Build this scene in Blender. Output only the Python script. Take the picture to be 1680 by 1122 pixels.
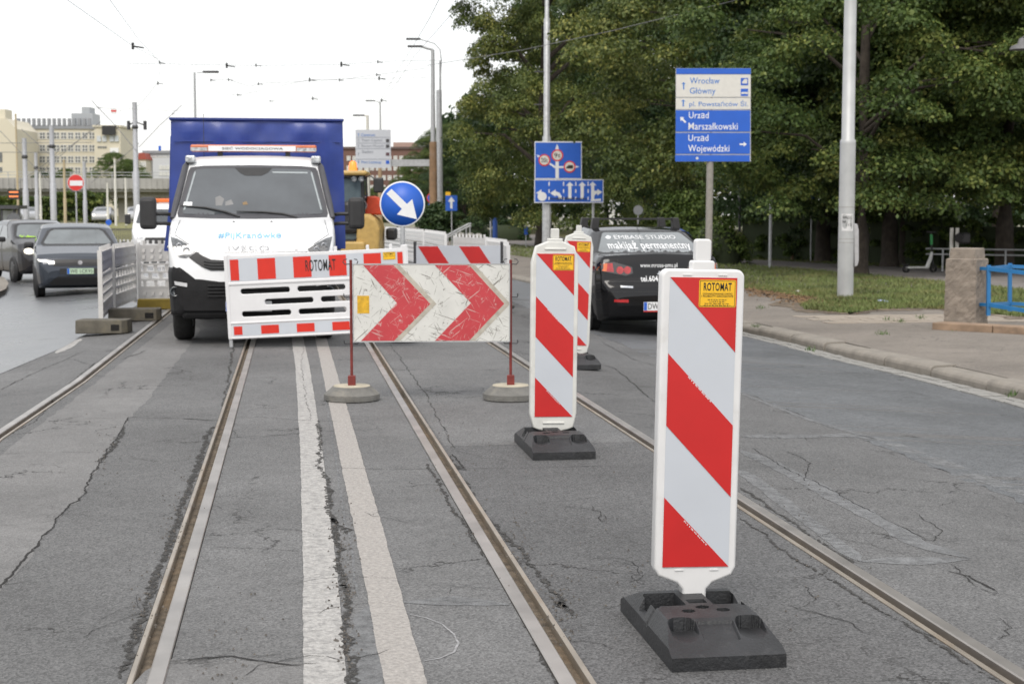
import bpy, bmesh, math, random
import numpy as np
from mathutils import Vector, Matrix
from mathutils.bvhtree import BVHTree

for _o in list(bpy.data.objects): bpy.data.objects.remove(_o)
SC = bpy.context.scene
COL = SC.collection
R = math.radians
rnd = random.Random(7)

# ------------------------------------------------------------------ camera, sky, sun, exposure
FPX, CX, CY, CAMH = 2500.0, 840.0, 561.0, 1.5
PITCH = math.atan(210 / FPX)
YAW = math.atan(364 / FPX * math.cos(PITCH))
cam = bpy.data.cameras.new('camera'); CAM = bpy.data.objects.new('camera', cam); COL.objects.link(CAM)
cam.lens = FPX / 1680 * 36; cam.sensor_width = 36; cam.clip_end = 6000; cam.clip_start = .05
CAM.location = (0, 0, CAMH); CAM.rotation_euler = (R(90) - PITCH, 0, -YAW)
cam.dof.use_dof = True; cam.dof.focus_distance = 7.0; cam.dof.aperture_fstop = 6.3
SC.camera = CAM
W = bpy.data.worlds.new('World'); SC.world = W; W.use_nodes = True
nt = W.node_tree; nt.nodes.clear()
SUN_EL, SUN_AZ = R(52), R(200)         # azimuth clockwise from +Y: behind the camera, a little left
sky = nt.nodes.new('ShaderNodeTexSky'); sky.sky_type = 'NISHITA'; sky.sun_disc = False
sky.sun_elevation = SUN_EL; sky.sun_rotation = SUN_AZ; sky.dust_density = 4
b1 = nt.nodes.new('ShaderNodeBackground'); b1.inputs[1].default_value = .05; nt.links.new(sky.outputs[0], b1.inputs[0])
b2 = nt.nodes.new('ShaderNodeBackground'); b2.inputs[0].default_value = (1, .99, .97, 1); b2.inputs[1].default_value = .98
ad = nt.nodes.new('ShaderNodeAddShader'); nt.links.new(b1.outputs[0], ad.inputs[0]); nt.links.new(b2.outputs[0], ad.inputs[1])
wo = nt.nodes.new('ShaderNodeOutputWorld'); nt.links.new(ad.outputs[0], wo.inputs[0])
sl = bpy.data.lights.new('sun', 'SUN'); sl.energy = 1.6; sl.angle = R(28); sl.color = (1, .96, .9)
SUN = bpy.data.objects.new('sun', sl); COL.objects.link(SUN)
_sd = Vector((math.sin(SUN_AZ) * math.cos(SUN_EL), math.cos(SUN_AZ) * math.cos(SUN_EL), math.sin(SUN_EL)))
SUN.rotation_euler = _sd.to_track_quat('Z', 'Y').to_euler()
SC.view_settings.view_transform = 'Standard'; SC.view_settings.look = 'None'; SC.view_settings.exposure = .14; SC.view_settings.gamma = 1
SC.view_settings.use_curve_mapping = False
try:
    SC.cycles.max_bounces = 6; SC.cycles.transparent_max_bounces = 6; SC.cycles.caustics_reflective = False; SC.cycles.caustics_refractive = False
except Exception: pass

# ------------------------------------------------------------------ measuring: pixel of the photograph -> metres
_f = Vector((math.sin(YAW) * math.cos(PITCH), math.cos(YAW) * math.cos(PITCH), -math.sin(PITCH)))
_r = Vector((math.cos(YAW), -math.sin(YAW), 0)); _u = _r.cross(_f)
EYE = Vector((0, 0, CAMH))
def ray(px, py): return (_f + _r * ((px - CX) / FPX) + _u * ((CY - py) / FPX))
def G(px, py, z=0.0):
    d = ray(px, py); t = (z - CAMH) / d.z
    return EYE + d * t
def zroad(x):                           # cambered street: flat tram bed, lanes falling away on both sides
    if x > 2.4: return -.06 * (min(x, 7.2) - 2.4)
    if x < -2.05: return max(-.24, .07 * (x + 2.05))
    return 0.0
def GR(px, py):
    g = G(px, py)
    for _ in range(12): g = G(px, py, zroad(g.x))
    return g
_fh = Vector((_f.x, _f.y, 0)).normalized()
def V(px, py, g):                       # point on the upright plane through g that faces the camera
    d = ray(px, py); t = (Vector(g) - EYE).dot(_fh) / d.dot(_fh)
    return EYE + d * t
def D(px, py, dist):                    # point at a given distance along the ground
    return V(px, py, EYE + _fh * dist)
FACE = -YAW                             # z-rotation that makes local -Y look back along the camera's heading

# ------------------------------------------------------------------ materials
MATS = {}
def mat(name, c, rough=.6, metal=0., var=.12, scale=12., bump=0., bscale=60., dirt=0., dcol=(.12, .1, .08), dscale=3., coat=0., emit=0., spec=.5, alpha=1., trans=0.):
    if name in MATS: return MATS[name]
    m = bpy.data.materials.new(name); m.use_nodes = True; n = m.node_tree; p = n.nodes['Principled BSDF']
    tc = n.nodes.new('ShaderNodeTexCoord'); MATS[name] = m
    p.inputs['Roughness'].default_value = rough; p.inputs['Metallic'].default_value = metal
    p.inputs['Specular IOR Level'].default_value = spec; p.inputs['Coat Weight'].default_value = coat
    nz = n.nodes.new('ShaderNodeTexNoise'); nz.inputs['Scale'].default_value = scale; nz.inputs['Detail'].default_value = 5
    n.links.new(tc.outputs['Object'], nz.inputs['Vector'])
    rp = n.nodes.new('ShaderNodeValToRGB')
    rp.color_ramp.elements[0].position = .3; rp.color_ramp.elements[1].position = .72
    rp.color_ramp.elements[0].color = [x * (1 - var) for x in c] + [1]; rp.color_ramp.elements[1].color = [min(1, x * (1 + var)) for x in c] + [1]
    n.links.new(nz.outputs['Fac'], rp.inputs['Fac']); out = rp.outputs['Color']
    if dirt > 0:
        nd = n.nodes.new('ShaderNodeTexNoise'); nd.inputs['Scale'].default_value = dscale; nd.inputs['Detail'].default_value = 9; nd.inputs['Roughness'].default_value = .7
        n.links.new(tc.outputs['Object'], nd.inputs['Vector'])
        rd = n.nodes.new('ShaderNodeValToRGB'); rd.color_ramp.elements[0].position = .62 - dirt * .22; rd.color_ramp.elements[1].position = .82 - dirt * .1
        rd.color_ramp.elements[1].color = (min(1, dirt * 1.4),) * 3 + (1,)
        n.links.new(nd.outputs['Fac'], rd.inputs['Fac'])
        mx = n.nodes.new('ShaderNodeMix'); mx.data_type = 'RGBA'; n.links.new(rd.outputs['Color'], mx.inputs[0])
        n.links.new(out, mx.inputs[6]); mx.inputs[7].default_value = list(dcol) + [1]; out = mx.outputs[2]
    n.links.new(out, p.inputs['Base Color'])
    if bump > 0:
        nb = n.nodes.new('ShaderNodeTexNoise'); nb.inputs['Scale'].default_value = bscale; nb.inputs['Detail'].default_value = 4
        n.links.new(tc.outputs['Object'], nb.inputs['Vector'])
        bp = n.nodes.new('ShaderNodeBump'); bp.inputs['Strength'].default_value = bump; bp.inputs['Distance'].default_value = .01
        n.links.new(nb.outputs['Fac'], bp.inputs['Height']); n.links.new(bp.outputs[0], p.inputs['Normal'])
    if emit > 0:
        n.links.new(out, p.inputs['Emission Color']); p.inputs['Emission Strength'].default_value = emit
    if trans > 0: p.inputs['Transmission Weight'].default_value = trans
    if alpha < 1: p.inputs['Alpha'].default_value = alpha
    return m

def ragged(m, scale=26., th=.5, soft=.06):
    n = m.node_tree; N = n.nodes; p = N['Principled BSDF']; tc = N.new('ShaderNodeTexCoord'); nz = N.new('ShaderNodeTexNoise'); nz.inputs['Scale'].default_value = scale; nz.inputs['Detail'].default_value = 6; nz.inputs['Roughness'].default_value = .7
    n.links.new(tc.outputs['Object'], nz.inputs['Vector']); rp = N.new('ShaderNodeValToRGB'); rp.color_ramp.elements[0].position = th - soft; rp.color_ramp.elements[1].position = th + soft
    n.links.new(nz.outputs['Fac'], rp.inputs['Fac']); n.links.new(rp.outputs['Color'], p.inputs['Alpha']); return m
def asphalt(name, c, rough=.82, crack=.5, spk=.5, warm=(1.0, .99, .97), gloss_noise=0., bump=.55):
    m = bpy.data.materials.new(name); m.use_nodes = True; n = m.node_tree; N = n.nodes; L = n.links; p = N['Principled BSDF']
    MATS[name] = m
    tc = N.new('ShaderNodeTexCoord'); P_ = tc.outputs['Object']
    def noise(s, d=4, r=.5, vec=P_):
        x = N.new('ShaderNodeTexNoise'); x.inputs['Scale'].default_value = s; x.inputs['Detail'].default_value = d; x.inputs['Roughness'].default_value = r; L.new(vec, x.inputs['Vector']); return x
    def ramp(src, a, b, ca=(0, 0, 0), cb=(1, 1, 1)):
        x = N.new('ShaderNodeValToRGB'); x.color_ramp.elements[0].position = a; x.color_ramp.elements[1].position = b
        x.color_ramp.elements[0].color = list(ca) + [1]; x.color_ramp.elements[1].color = list(cb) + [1]; L.new(src, x.inputs['Fac']); return x.outputs['Color']
    def mix(f, a, b, mode='MIX'):
        x = N.new('ShaderNodeMix'); x.data_type = 'RGBA'; x.blend_type = mode
        for i, s in ((0, f), (6, a), (7, b)):
            if hasattr(s, 'is_linked'): L.new(s, x.inputs[i])
            elif i == 0: x.inputs[0].default_value = s
            else: x.inputs[i].default_value = list(s) + [1]
        return x.outputs[2]
    cc = [c * w for w in warm]
    big = noise(.55, 6, .62); med = noise(7, 5, .6); fine = noise(120, 3, .65)
    base = mix(ramp(big.outputs['Fac'], .32, .7), [x * .76 for x in cc], [x * 1.2 for x in cc])
    base = mix(ramp(med.outputs['Fac'], .35, .68), mix(1, base, (.86,) * 3, 'MULTIPLY'), base)
    vo = N.new('ShaderNodeTexVoronoi'); vo.inputs['Scale'].default_value = 120; L.new(P_, vo.inputs['Vector'])
    st = ramp(vo.outputs['Color'], .1, .95, (1 - .80 * spk,) * 3, (1 + .35 * spk,) * 3)
    base = mix(1, base, st, 'MULTIPLY')
    lt = ramp(fine.outputs['Fac'], .58, .72, (0, 0, 0), (.75 * spk + .1,) * 3)
    base = mix(lt, base, [min(1, x * 2.5) for x in cc])
    # crack network with its own meandering shape
    wn = noise(1.6, 6, .7); va = N.new('ShaderNodeVectorMath'); va.operation = 'MULTIPLY_ADD'
    L.new(wn.outputs['Color'], va.inputs[0]); va.inputs[1].default_value = (.8, .8, .8); L.new(P_, va.inputs[2])
    ce = N.new('ShaderNodeTexVoronoi'); ce.feature = 'DISTANCE_TO_EDGE'; ce.inputs['Scale'].default_value = .8; L.new(va.outputs[0], ce.inputs['Vector'])
    c1 = ramp(ce.outputs['Distance'], .002, .009, (1, 1, 1), (0, 0, 0))
    mk = ramp(noise(.9, 3).outputs['Fac'], .56 - .12 * crack, .64 - .1 * crack)
    wn2 = noise(6, 6, .7); va2 = N.new('ShaderNodeVectorMath'); va2.operation = 'MULTIPLY_ADD'
    L.new(wn2.outputs['Color'], va2.inputs[0]); va2.inputs[1].default_value = (.16, .16, .16); L.new(P_, va2.inputs[2])
    ce2 = N.new('ShaderNodeTexVoronoi'); ce2.feature = 'DISTANCE_TO_EDGE'; ce2.inputs['Scale'].default_value = 4.5; L.new(va2.outputs[0], ce2.inputs['Vector'])
    c2 = ramp(ce2.outputs['Distance'], .01, .035, (1, 1, 1), (0, 0, 0))
    mk2 = ramp(noise(1.3, 4).outputs['Fac'], .67 - .08 * crack, .72 - .08 * crack)
    ck = mix(1, mix(1, c1, mk, 'MULTIPLY'), mix(1, c2, mk2, 'MULTIPLY'), 'LIGHTEN')
    base = mix(ck, base, (.012, .011, .010)) if crack > 0 else base
    L.new(base, p.inputs['Base Color'])
    rr = N.new('ShaderNodeMapRange'); L.new(big.outputs['Fac'], rr.inputs['Value']); rr.inputs['From Min'].default_value = .3; rr.inputs['From Max'].default_value = .7
    rr.inputs['To Min'].default_value = rough - gloss_noise; rr.inputs['To Max'].default_value = rough; L.new(rr.outputs[0], p.inputs['Roughness'])
    hb = N.new('ShaderNodeMath'); hb.operation = 'MULTIPLY_ADD'; L.new(fine.outputs['Fac'], hb.inputs[0]); hb.inputs[1].default_value = .5; L.new(vo.outputs['Distance'], hb.inputs[2])
    hs = N.new('ShaderNodeMath'); hs.operation = 'MULTIPLY_ADD'; L.new(ck, hs.inputs[0]); hs.inputs[1].default_value = -1.5 if crack > 0 else 0; L.new(hb.outputs[0], hs.inputs[2])
    bp = N.new('ShaderNodeBump'); bp.inputs['Strength'].default_value = bump; bp.inputs['Distance'].default_value = .006
    L.new(hs.outputs[0], bp.inputs['Height']); L.new(bp.outputs[0], p.inputs['Normal'])
    return m

# ------------------------------------------------------------------ tagging, linking
def tag(o, label=None, cat=None, group=None, kind=None):
    if label: o['label'] = label
    if cat: o['category'] = cat
    if group: o['group'] = group
    if kind: o['kind'] = kind
    return o
def thing(name, label, cat, loc=(0, 0, 0), rz=0, group=None, rot=None):
    o = bpy.data.objects.new(name, None); COL.objects.link(o); o.empty_display_size = .2
    o.location = loc; o.rotation_euler = rot if rot else (0, 0, rz)
    return tag(o, label, cat, group)
def link(name, me, m=None, parent=None, loc=None, rot=None):
    o = bpy.data.objects.new(name, me); COL.objects.link(o)
    if m is not None and not me.materials: me.materials.append(m)
    if parent: o.parent = parent
    if loc is not None: o.location = loc
    if rot is not None: o.rotation_euler = rot
    return o
def copy_tree(o, parent=None):
    c = o.copy(); COL.objects.link(c); c.parent = parent
    for ch in list(o.children): copy_tree(ch, c)
    return c

class MB:
    def __init__(s): s.v = []; s.f = []; s.s = []
    def add(s, vs, fs, sm=False):
        b = len(s.v); s.v += [tuple(v) for v in vs]; s.f += [tuple(i + b for i in f) for f in fs]; s.s += [sm] * len(fs); return s
    def bb(s, x0, x1, y0, y1, z0, z1, mx=None):
        vs = [(x, y, z) for x in (x0, x1) for y in (y0, y1) for z in (z0, z1)]
        if mx is not None: vs = [mx @ Vector(v) for v in vs]
        return s.add(vs, [(0, 1, 3, 2), (4, 6, 7, 5), (0, 4, 5, 1), (2, 3, 7, 6), (0, 2, 6, 4), (1, 5, 7, 3)])
    def box(s, c, sz, rot=None):
        mx = Matrix.Translation(c) @ (rot.to_4x4() if rot is not None else Matrix.Identity(4))
        return s.bb(-sz[0] / 2, sz[0] / 2, -sz[1] / 2, sz[1] / 2, -sz[2] / 2, sz[2] / 2, mx)
    def bar(s, a, b, w, h=None):
        a = Vector(a); b = Vector(b); d = b - a; q = d.to_track_quat('Y', 'Z').to_matrix()
        return s.box((a + b) / 2, (w, d.length, h or w), q)
    def tube(s, pts, r, n=8, cap=True, sm=True):
        pts = [Vector(p) for p in pts]; k = len(pts); rs = r if isinstance(r, (list, tuple)) else [r] * k
        vs = []; fs = []
        for i, p in enumerate(pts):
            d = (pts[min(i + 1, k - 1)] - pts[max(i - 1, 0)])
            if d.length < 1e-9: d = Vector((0, 0, 1))
            q = d.to_track_quat('Z', 'Y')
            for j in range(n):
                a = 2 * math.pi * j / n; vs.append(p + q @ Vector((math.cos(a) * rs[i], math.sin(a) * rs[i], 0)))
        for i in range(k - 1):
            for j in range(n):
                fs.append((i * n + j, i * n + (j + 1) % n, (i + 1) * n + (j + 1) % n, (i + 1) * n + j))
        s.add(vs, fs, sm)
        if cap:
            s.add(vs[:n], [tuple(range(n))[::-1]]); s.add(vs[-n:], [tuple(range(n))])
        return s
    def lathe(s, prof, n=24, c=(0, 0, 0), sm=True, mx=None):
        vs = []; fs = []; k = len(prof)
        for r, z in prof:
            for j in range(n):
                a = 2 * math.pi * j / n; v = Vector((c[0] + r * math.cos(a), c[1] + r * math.sin(a), c[2] + z)); vs.append(mx @ v if mx is not None else v)
        for i in range(k - 1):
            for j in range(n): fs.append((i * n + j, i * n + (j + 1) % n, (i + 1) * n + (j + 1) % n, (i + 1) * n + j))
        return s.add(vs, fs, sm)
    def prism(s, poly, y0, y1, sm=False):      # poly in (x,z), extruded along y
        k = len(poly)
        ar = sum(poly[i][0] * poly[(i + 1) % k][1] - poly[(i + 1) % k][0] * poly[i][1] for i in range(k))
        if ar < 0: poly = poly[::-1]
        vs = [(x, y0, z) for x, z in poly] + [(x, y1, z) for x, z in poly]
        fs = [tuple(range(k)), tuple(range(2 * k - 1, k - 1, -1))] + [(i, i + k, (i + 1) % k + k, (i + 1) % k) for i in range(k)]
        return s.add(vs, fs, sm)
    def flat(s, poly, z):
        k = len(poly); ar = sum(poly[i][0] * poly[(i + 1) % k][1] - poly[(i + 1) % k][0] * poly[i][1] for i in range(k))
        if ar < 0: poly = poly[::-1]
        return s.add([(x, y, z) for x, y in poly], [tuple(range(k))])
    def loft(s, secs, sm=True, closed=True, caps=True):
        n = len(secs[0]); vs = [v for q in secs for v in q]; fs = []
        for i in range(len(secs) - 1):
            for j in range(n if closed else n - 1):
                fs.append((i * n + j, i * n + (j + 1) % n, (i + 1) * n + (j + 1) % n, (i + 1) * n + j))
        s.add(vs, fs, sm)
        if caps: s.add(secs[0], [tuple(range(n))[::-1]]); s.add(secs[-1], [tuple(range(n))])
        return s
    def mesh(s, name):
        me = bpy.data.meshes.new(name); me.from_pydata(s.v, [], s.f); me.polygons.foreach_set('use_smooth', s.s); me.update(); return me
    def build(s, name, m=None, parent=None, loc=None, rot=None, bevel=0, sub=0, seg=2):
        o = link(name, s.mesh(name), m, parent, loc, rot)
        if bevel:
            b = o.modifiers.new('bevel', 'BEVEL'); b.width = bevel; b.segments = seg; b.limit_method = 'ANGLE'; b.angle_limit = R(35)
        if sub:
            b = o.modifiers.new('sub', 'SUBSURF'); b.levels = sub; b.render_levels = sub
        return o
def part(parent, name, m, **k):
    return lambda mb: mb.build(name, m, parent, **k)

def curve_mesh(name, loops, depth, bevel=0.0, res=2):
    """closed outlines (first outer, then holes) in x,z -> plate of thickness 2*depth, centred on y=0, facing -y"""
    cu = bpy.data.curves.new(name, 'CURVE'); cu.dimensions = '2D'; cu.fill_mode = 'BOTH'; cu.extrude = max(depth - bevel, 1e-4); cu.bevel_depth = bevel; cu.bevel_resolution = res
    for lp in loops:
        sp = cu.splines.new('POLY'); sp.points.add(len(lp) - 1)
        for i, (x, z) in enumerate(lp): sp.points[i].co = (x, z, 0, 1)
        sp.use_cyclic_u = True
    o = bpy.data.objects.new(name, cu); COL.objects.link(o); dg = bpy.context.evaluated_depsgraph_get()
    me = bpy.data.meshes.new_from_object(o.evaluated_get(dg)); bpy.data.objects.remove(o); bpy.data.curves.remove(cu)
    me.transform(Matrix.Rotation(R(90), 4, 'X')); me.name = name; return me
def rrect(x0, x1, z0, z1, r, n=5):
    out = []
    for cx, cz, a0 in ((x1 - r, z1 - r, 0), (x0 + r, z1 - r, 90), (x0 + r, z0 + r, 180), (x1 - r, z0 + r, 270)):
        for i in range(n + 1):
            a = R(a0 + 90 * i / n); out.append((cx + r * math.cos(a), cz + r * math.sin(a)))
    return out
def circ(x, z, r, n=32): return [(x + r * math.cos(2 * math.pi * i / n), z + r * math.sin(2 * math.pi * i / n)) for i in range(n)]

def text_mesh(s, x0, x1, z0, z1, bold=0., align='C', keep=False, depth=.0012):
    """letters as thin raised shapes fitted into the rectangle, in x,z, facing -y"""
    cu = bpy.data.curves.new('lettering', 'FONT'); cu.body = s; cu.size = 1; cu.offset = bold; cu.extrude = .01 if depth else 0; cu.space_character = 1 + bold * 6; cu.resolution_u = 3
    o = bpy.data.objects.new('lettering', cu); COL.objects.link(o); dg = bpy.context.evaluated_depsgraph_get()
    me = bpy.data.meshes.new_from_object(o.evaluated_get(dg)); bpy.data.objects.remove(o); bpy.data.curves.remove(cu)
    n = len(me.vertices)
    if n == 0: return me
    a = np.zeros(n * 3); me.vertices.foreach_get('co', a); a = a.reshape(-1, 3)
    lo = a.min(0); hi = a.max(0); sx = (x1 - x0) / max(1e-6, hi[0] - lo[0]); sz = (z1 - z0) / max(1e-6, hi[1] - lo[1])
    if keep: sx = min(sx, sz)
    b = np.zeros_like(a); wd = (hi[0] - lo[0]) * sx
    xs = {'C': (x0 + x1) / 2 - wd / 2, 'L': x0, 'R': x1 - wd}[align]
    b[:, 0] = xs + (a[:, 0] - lo[0]) * sx; b[:, 2] = z0 + (a[:, 1] - lo[1]) * sz; b[:, 1] = np.where(a[:, 2] > 0, -depth, 0) if depth else 0
    me.vertices.foreach_set('co', b.ravel()); me.update(); return me
def text(parent, s, m, x0, x1, z0, z1, y=0., **k):
    return link('lettering', text_mesh(s, x0, x1, z0, z1, **k), m, parent, (0, y, 0))

def project(me, bvh, axis='y', sign=1, off=.006, cut=.06):
    """lay a flat shape onto a curved body: subdivide, then drop it along the axis onto the surface"""
    bm = bmesh.new(); bm.from_mesh(me)
    bmesh.ops.triangulate(bm, faces=bm.faces)
    for _ in range(5):
        es = [e for e in bm.edges if e.calc_length() > cut]
        if not es: break
        bmesh.ops.subdivide_edges(bm, edges=es, cuts=1); bmesh.ops.triangulate(bm, faces=bm.faces)
    ax = 1 if axis == 'y' else 0
    for v in bm.verts:
        d = Vector((0, 0, 0)); d[ax] = sign; o = v.co.copy(); rel = v.co[ax]; o[ax] = -sign * 12
        h = bvh.ray_cast(o, d, 30)
        if h[0] is not None:
            q = h[0].copy(); q[ax] -= sign * off; v.co = q
        else:                              # just past the silhouette: slide inwards until the surface is met
            for k in range(1, 40):
                o2 = o.copy(); o2[1 - ax] = o[1 - ax] * (1 - .006 * k) if ax == 1 else o[1 - ax]
                h = bvh.ray_cast(o2, d, 30)
                if h[0] is not None: break
            if h[0] is not None: q = h[0].copy(); q[ax] -= sign * off * .5; v.co = q
    for f in bm.faces: f.smooth = True
    bm.to_mesh(me); bm.free(); me.update(); return me
def poly_mesh(name, poly):
    return MB().add([(x, 0, z) for x, z in poly], [tuple(range(len(poly)))]).mesh(name)
def poly_mesh_x(name, poly):      # poly in (y,z)
    return MB().add([(0, y, z) for y, z in poly], [tuple(range(len(poly)))]).mesh(name)
def bvh_of(o):
    bpy.context.view_layer.update(); dg = bpy.context.evaluated_depsgraph_get(); e = o.evaluated_get(dg); me = e.to_mesh()
    b = BVHTree.FromPolygons([v.co.copy() for v in me.vertices], [tuple(p.vertices) for p in me.polygons]); e.to_mesh_clear(); return b
def interp(pts, t):
    if t <= pts[0][0]: return pts[0][1]
    for (a, b), (c, d) in zip(pts, pts[1:]):
        if t <= c:
            k = (t - a) / (c - a) if c > a else 0
            return b + (d - b) * k
    return pts[-1][1]

# shared materials
WHITE = mat('white_plastic', (.66, .66, .66), .45, var=.04, dirt=.32, dcol=(.44, .42, .38), dscale=7)
SHEETW = mat('white_reflective_sheet', (.50, .53, .575), .38, var=.04, scale=3, dirt=.22, dcol=(.38, .39, .40), dscale=5)
SHEETR = mat('red_reflective_sheet', (.50, .017, .017), .38, var=.08, scale=4, dirt=.2, dcol=(.36, .025, .025), dscale=5)
YELST = mat('yellow_sticker', (.80, .46, .015), .45, var=.06)
BLACKT = mat('black_print', (.012, .012, .012), .55)
RUBBER = mat('black_rubber', (.017, .018, .020), .5, var=.35, scale=9, bump=.35, bscale=90, dirt=.3, dcol=(.085, .085, .085), dscale=14)
STEEL = mat('galvanised_steel', (.42, .43, .44), .5, .35, var=.14, scale=8, dirt=.2, dcol=(.25, .24, .22))
DARKSTEEL = mat('dark_steel', (.07, .07, .075), .5, .4)
CONC = mat('concrete', (.30, .29, .26), .9, var=.22, scale=7, bump=.4, bscale=50, dirt=.3, dcol=(.14, .13, .11))
SIGNBLUE = mat('sign_blue', (.012, .10, .50), .42, var=.06, scale=3)
SIGNWHITE = mat('sign_white', (.70, .71, .72), .45, var=.04)
SIGNRED = mat('sign_red', (.60, .03, .025), .45, var=.05)
TYRE = mat('tyre_rubber', (.018, .018, .018), .8, var=.3, bump=.3)
GLASSD = mat('car_glass', (.035, .042, .048), .06, var=.2, scale=2, spec=.8, coat=.5)
BLKPL = mat('black_trim_plastic', (.02, .02, .021), .5, var=.2)
CHROME = mat('chrome', (.62, .63, .65), .15, 1.0)
LAMPG = mat('lamp_lens', (.42, .44, .46), .12, .3, var=.5, scale=25)
# ------------------------------------------------------------------ ground, road, rails
A_TRAM = asphalt('tram_bed_asphalt', .138, .84, .4, .66, (1.0, 1.0, 1.0))
A_LIGHT = asphalt('smooth_patch_asphalt', .18, .8, .25, .4, (1.01, .995, .98))
A_LANE = asphalt('lane_asphalt', .15, .5, .2, .8, (.96, 1.0, 1.06), .10, .4)
A_WET = asphalt('damp_asphalt', .15, .36, .1, .6, (.97, 1.0, 1.05), .12, .2)
SEAL = ragged(asphalt('joint_sealant', .178, .75, 0, .25, (.98, 1, 1.02)), 16, .34, .22)
TAR = mat('open_crack', (.014, .013, .012), .95, var=.4, scale=60)
CRUMB = mat('broken_asphalt_edge', (.045, .043, .040), .95, var=.55, scale=45, bump=.9, bscale=120)
ragged(CRUMB, 30, .47, .05); ragged(TAR, 22, .40, .05)
LAWN = mat('lawn_soil', (.10, .105, .030), .95, var=.45, scale=1.2, bump=.5, bscale=30, dirt=.7, dcol=(.17, .125, .06), dscale=.8)
PAVE = asphalt('worn_pavement', .205, .92, .12, .45, (1.10, .975, .84))
PATHM = mat('gravel_path', (.22, .20, .19), .95, var=.2, scale=2, bump=.3)
FARG = mat('far_ground', (.16, .155, .10), .95, var=.35, scale=.05)
tag(MB().flat([(-900, -60), (900, -60), (900, 2500), (-900, 2500)], -.42).build('ground', FARG), 'flat ground reaching to the horizon', 'ground', kind='structure')

YS = [-6, 3, 6, 10.5, 14, 22, 60, 160]
RAILX = {'A': [(-6, -2.0), (10.5, -1.975), (14, -1.885), (22, -1.865), (60, -1.9), (160, -2.2)],
         'B': [(-6, -.475), (160, -.50)], 'C': [(-6, .892), (160, .905)], 'D': [(-6, 2.312), (160, 2.33)]}
HW = .0625
road = thing('road', 'grey cracked asphalt carriageway with two tram tracks', 'road'); tag(road, kind='structure')
def strip(l, r, z=0.0, ys=YS):
    mb = MB(); vs = []
    for y in ys: vs += [(l(y), y, zroad(l(y)) + z), (r(y), y, zroad(r(y)) + z)]
    return mb.add(vs, [(2 * i, 2 * i + 1, 2 * i + 3, 2 * i + 2) for i in range(len(ys) - 1)])
rx = {k: (lambda y, k=k: interp(RAILX[k], y)) for k in RAILX}
edges = [(lambda y: -26, lambda y: -5.48), (lambda y: -5.48, lambda y: -2.055), (lambda y: -2.055, lambda y: rx['A'](y) - HW), (lambda y: rx['A'](y) + HW, lambda y: rx['B'](y) - HW), (lambda y: rx['B'](y) + HW, lambda y: rx['C'](y) - HW),
         (lambda y: rx['C'](y) + HW, lambda y: rx['D'](y) - HW), (lambda y: rx['D'](y) + HW, lambda y: 2.4), (lambda y: 2.4, lambda y: 7.2)]
A_MID = asphalt('grey_asphalt', .158, .84, .35, .62, (1.0, 1.0, 1.0)); A_DARK = asphalt('coarse_dark_asphalt', .122, .84, .4, .75, (1.0, 1.0, 1.01))
for (l, r), m in zip(edges, (A_MID, A_MID, A_MID, A_TRAM, A_MID, A_DARK, A_TRAM, A_TRAM)): strip(l, r).build('asphalt_strip', m, road)
RAILTOP = mat('worn_rail_steel', (.31, .29, .27), .38, .65, var=.25, scale=3, dirt=.25, dcol=(.33, .27, .20), dscale=2.2)
RAILLIP = mat('rusty_rail_lip', (.32, .28, .23), .42, .55, var=.2, scale=4, dirt=.5, dcol=(.30, .19, .09), dscale=1.5)
GROOVE = mat('rail_groove_dirt', (.12, .095, .068), .95, var=.5, scale=25, bump=.8, bscale=80, dirt=.5, dcol=(.22, .145, .075), dscale=1.1)
for k, side, lab in (('A', 1, 'outer tram rail running past the concrete blocks of the pale fence'), ('B', -1, 'tram rail with rusty groove running under the front of the white truck'),
                     ('C', 1, 'tram rail beside the double white line, running under the chevron board'), ('D', -1, 'tram rail running behind the striped beacons beside the traffic lane')):
    t = thing('tram_rail', lab, 'rail', group='grooved tram rails')
    def X(y, o): return rx[k](y) + side * o
    def sweep(prof, nm, m):
        mb = MB(); secs = [[(X(y, o), y, z) for o, z in prof] for y in YS]
        mb.loft(secs, sm=False); mb.build(nm, m, t)
    sweep([(-.0595, -.09), (-.0595, .004), (-.056, .008), (-.008, .009), (-.003, .004), (-.001, -.05)], 'rail_head', RAILTOP)
    sweep([(-.003, -.06), (-.003, -.028), (.018, -.024), (.040, -.028), (.040, -.06)], 'rail_groove', GROOVE)
    sweep([(.038, -.06), (.040, .004), (.043, .007), (.058, .007), (.0605, .003), (.0605, -.09)], 'rail_lip', RAILLIP)

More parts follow.
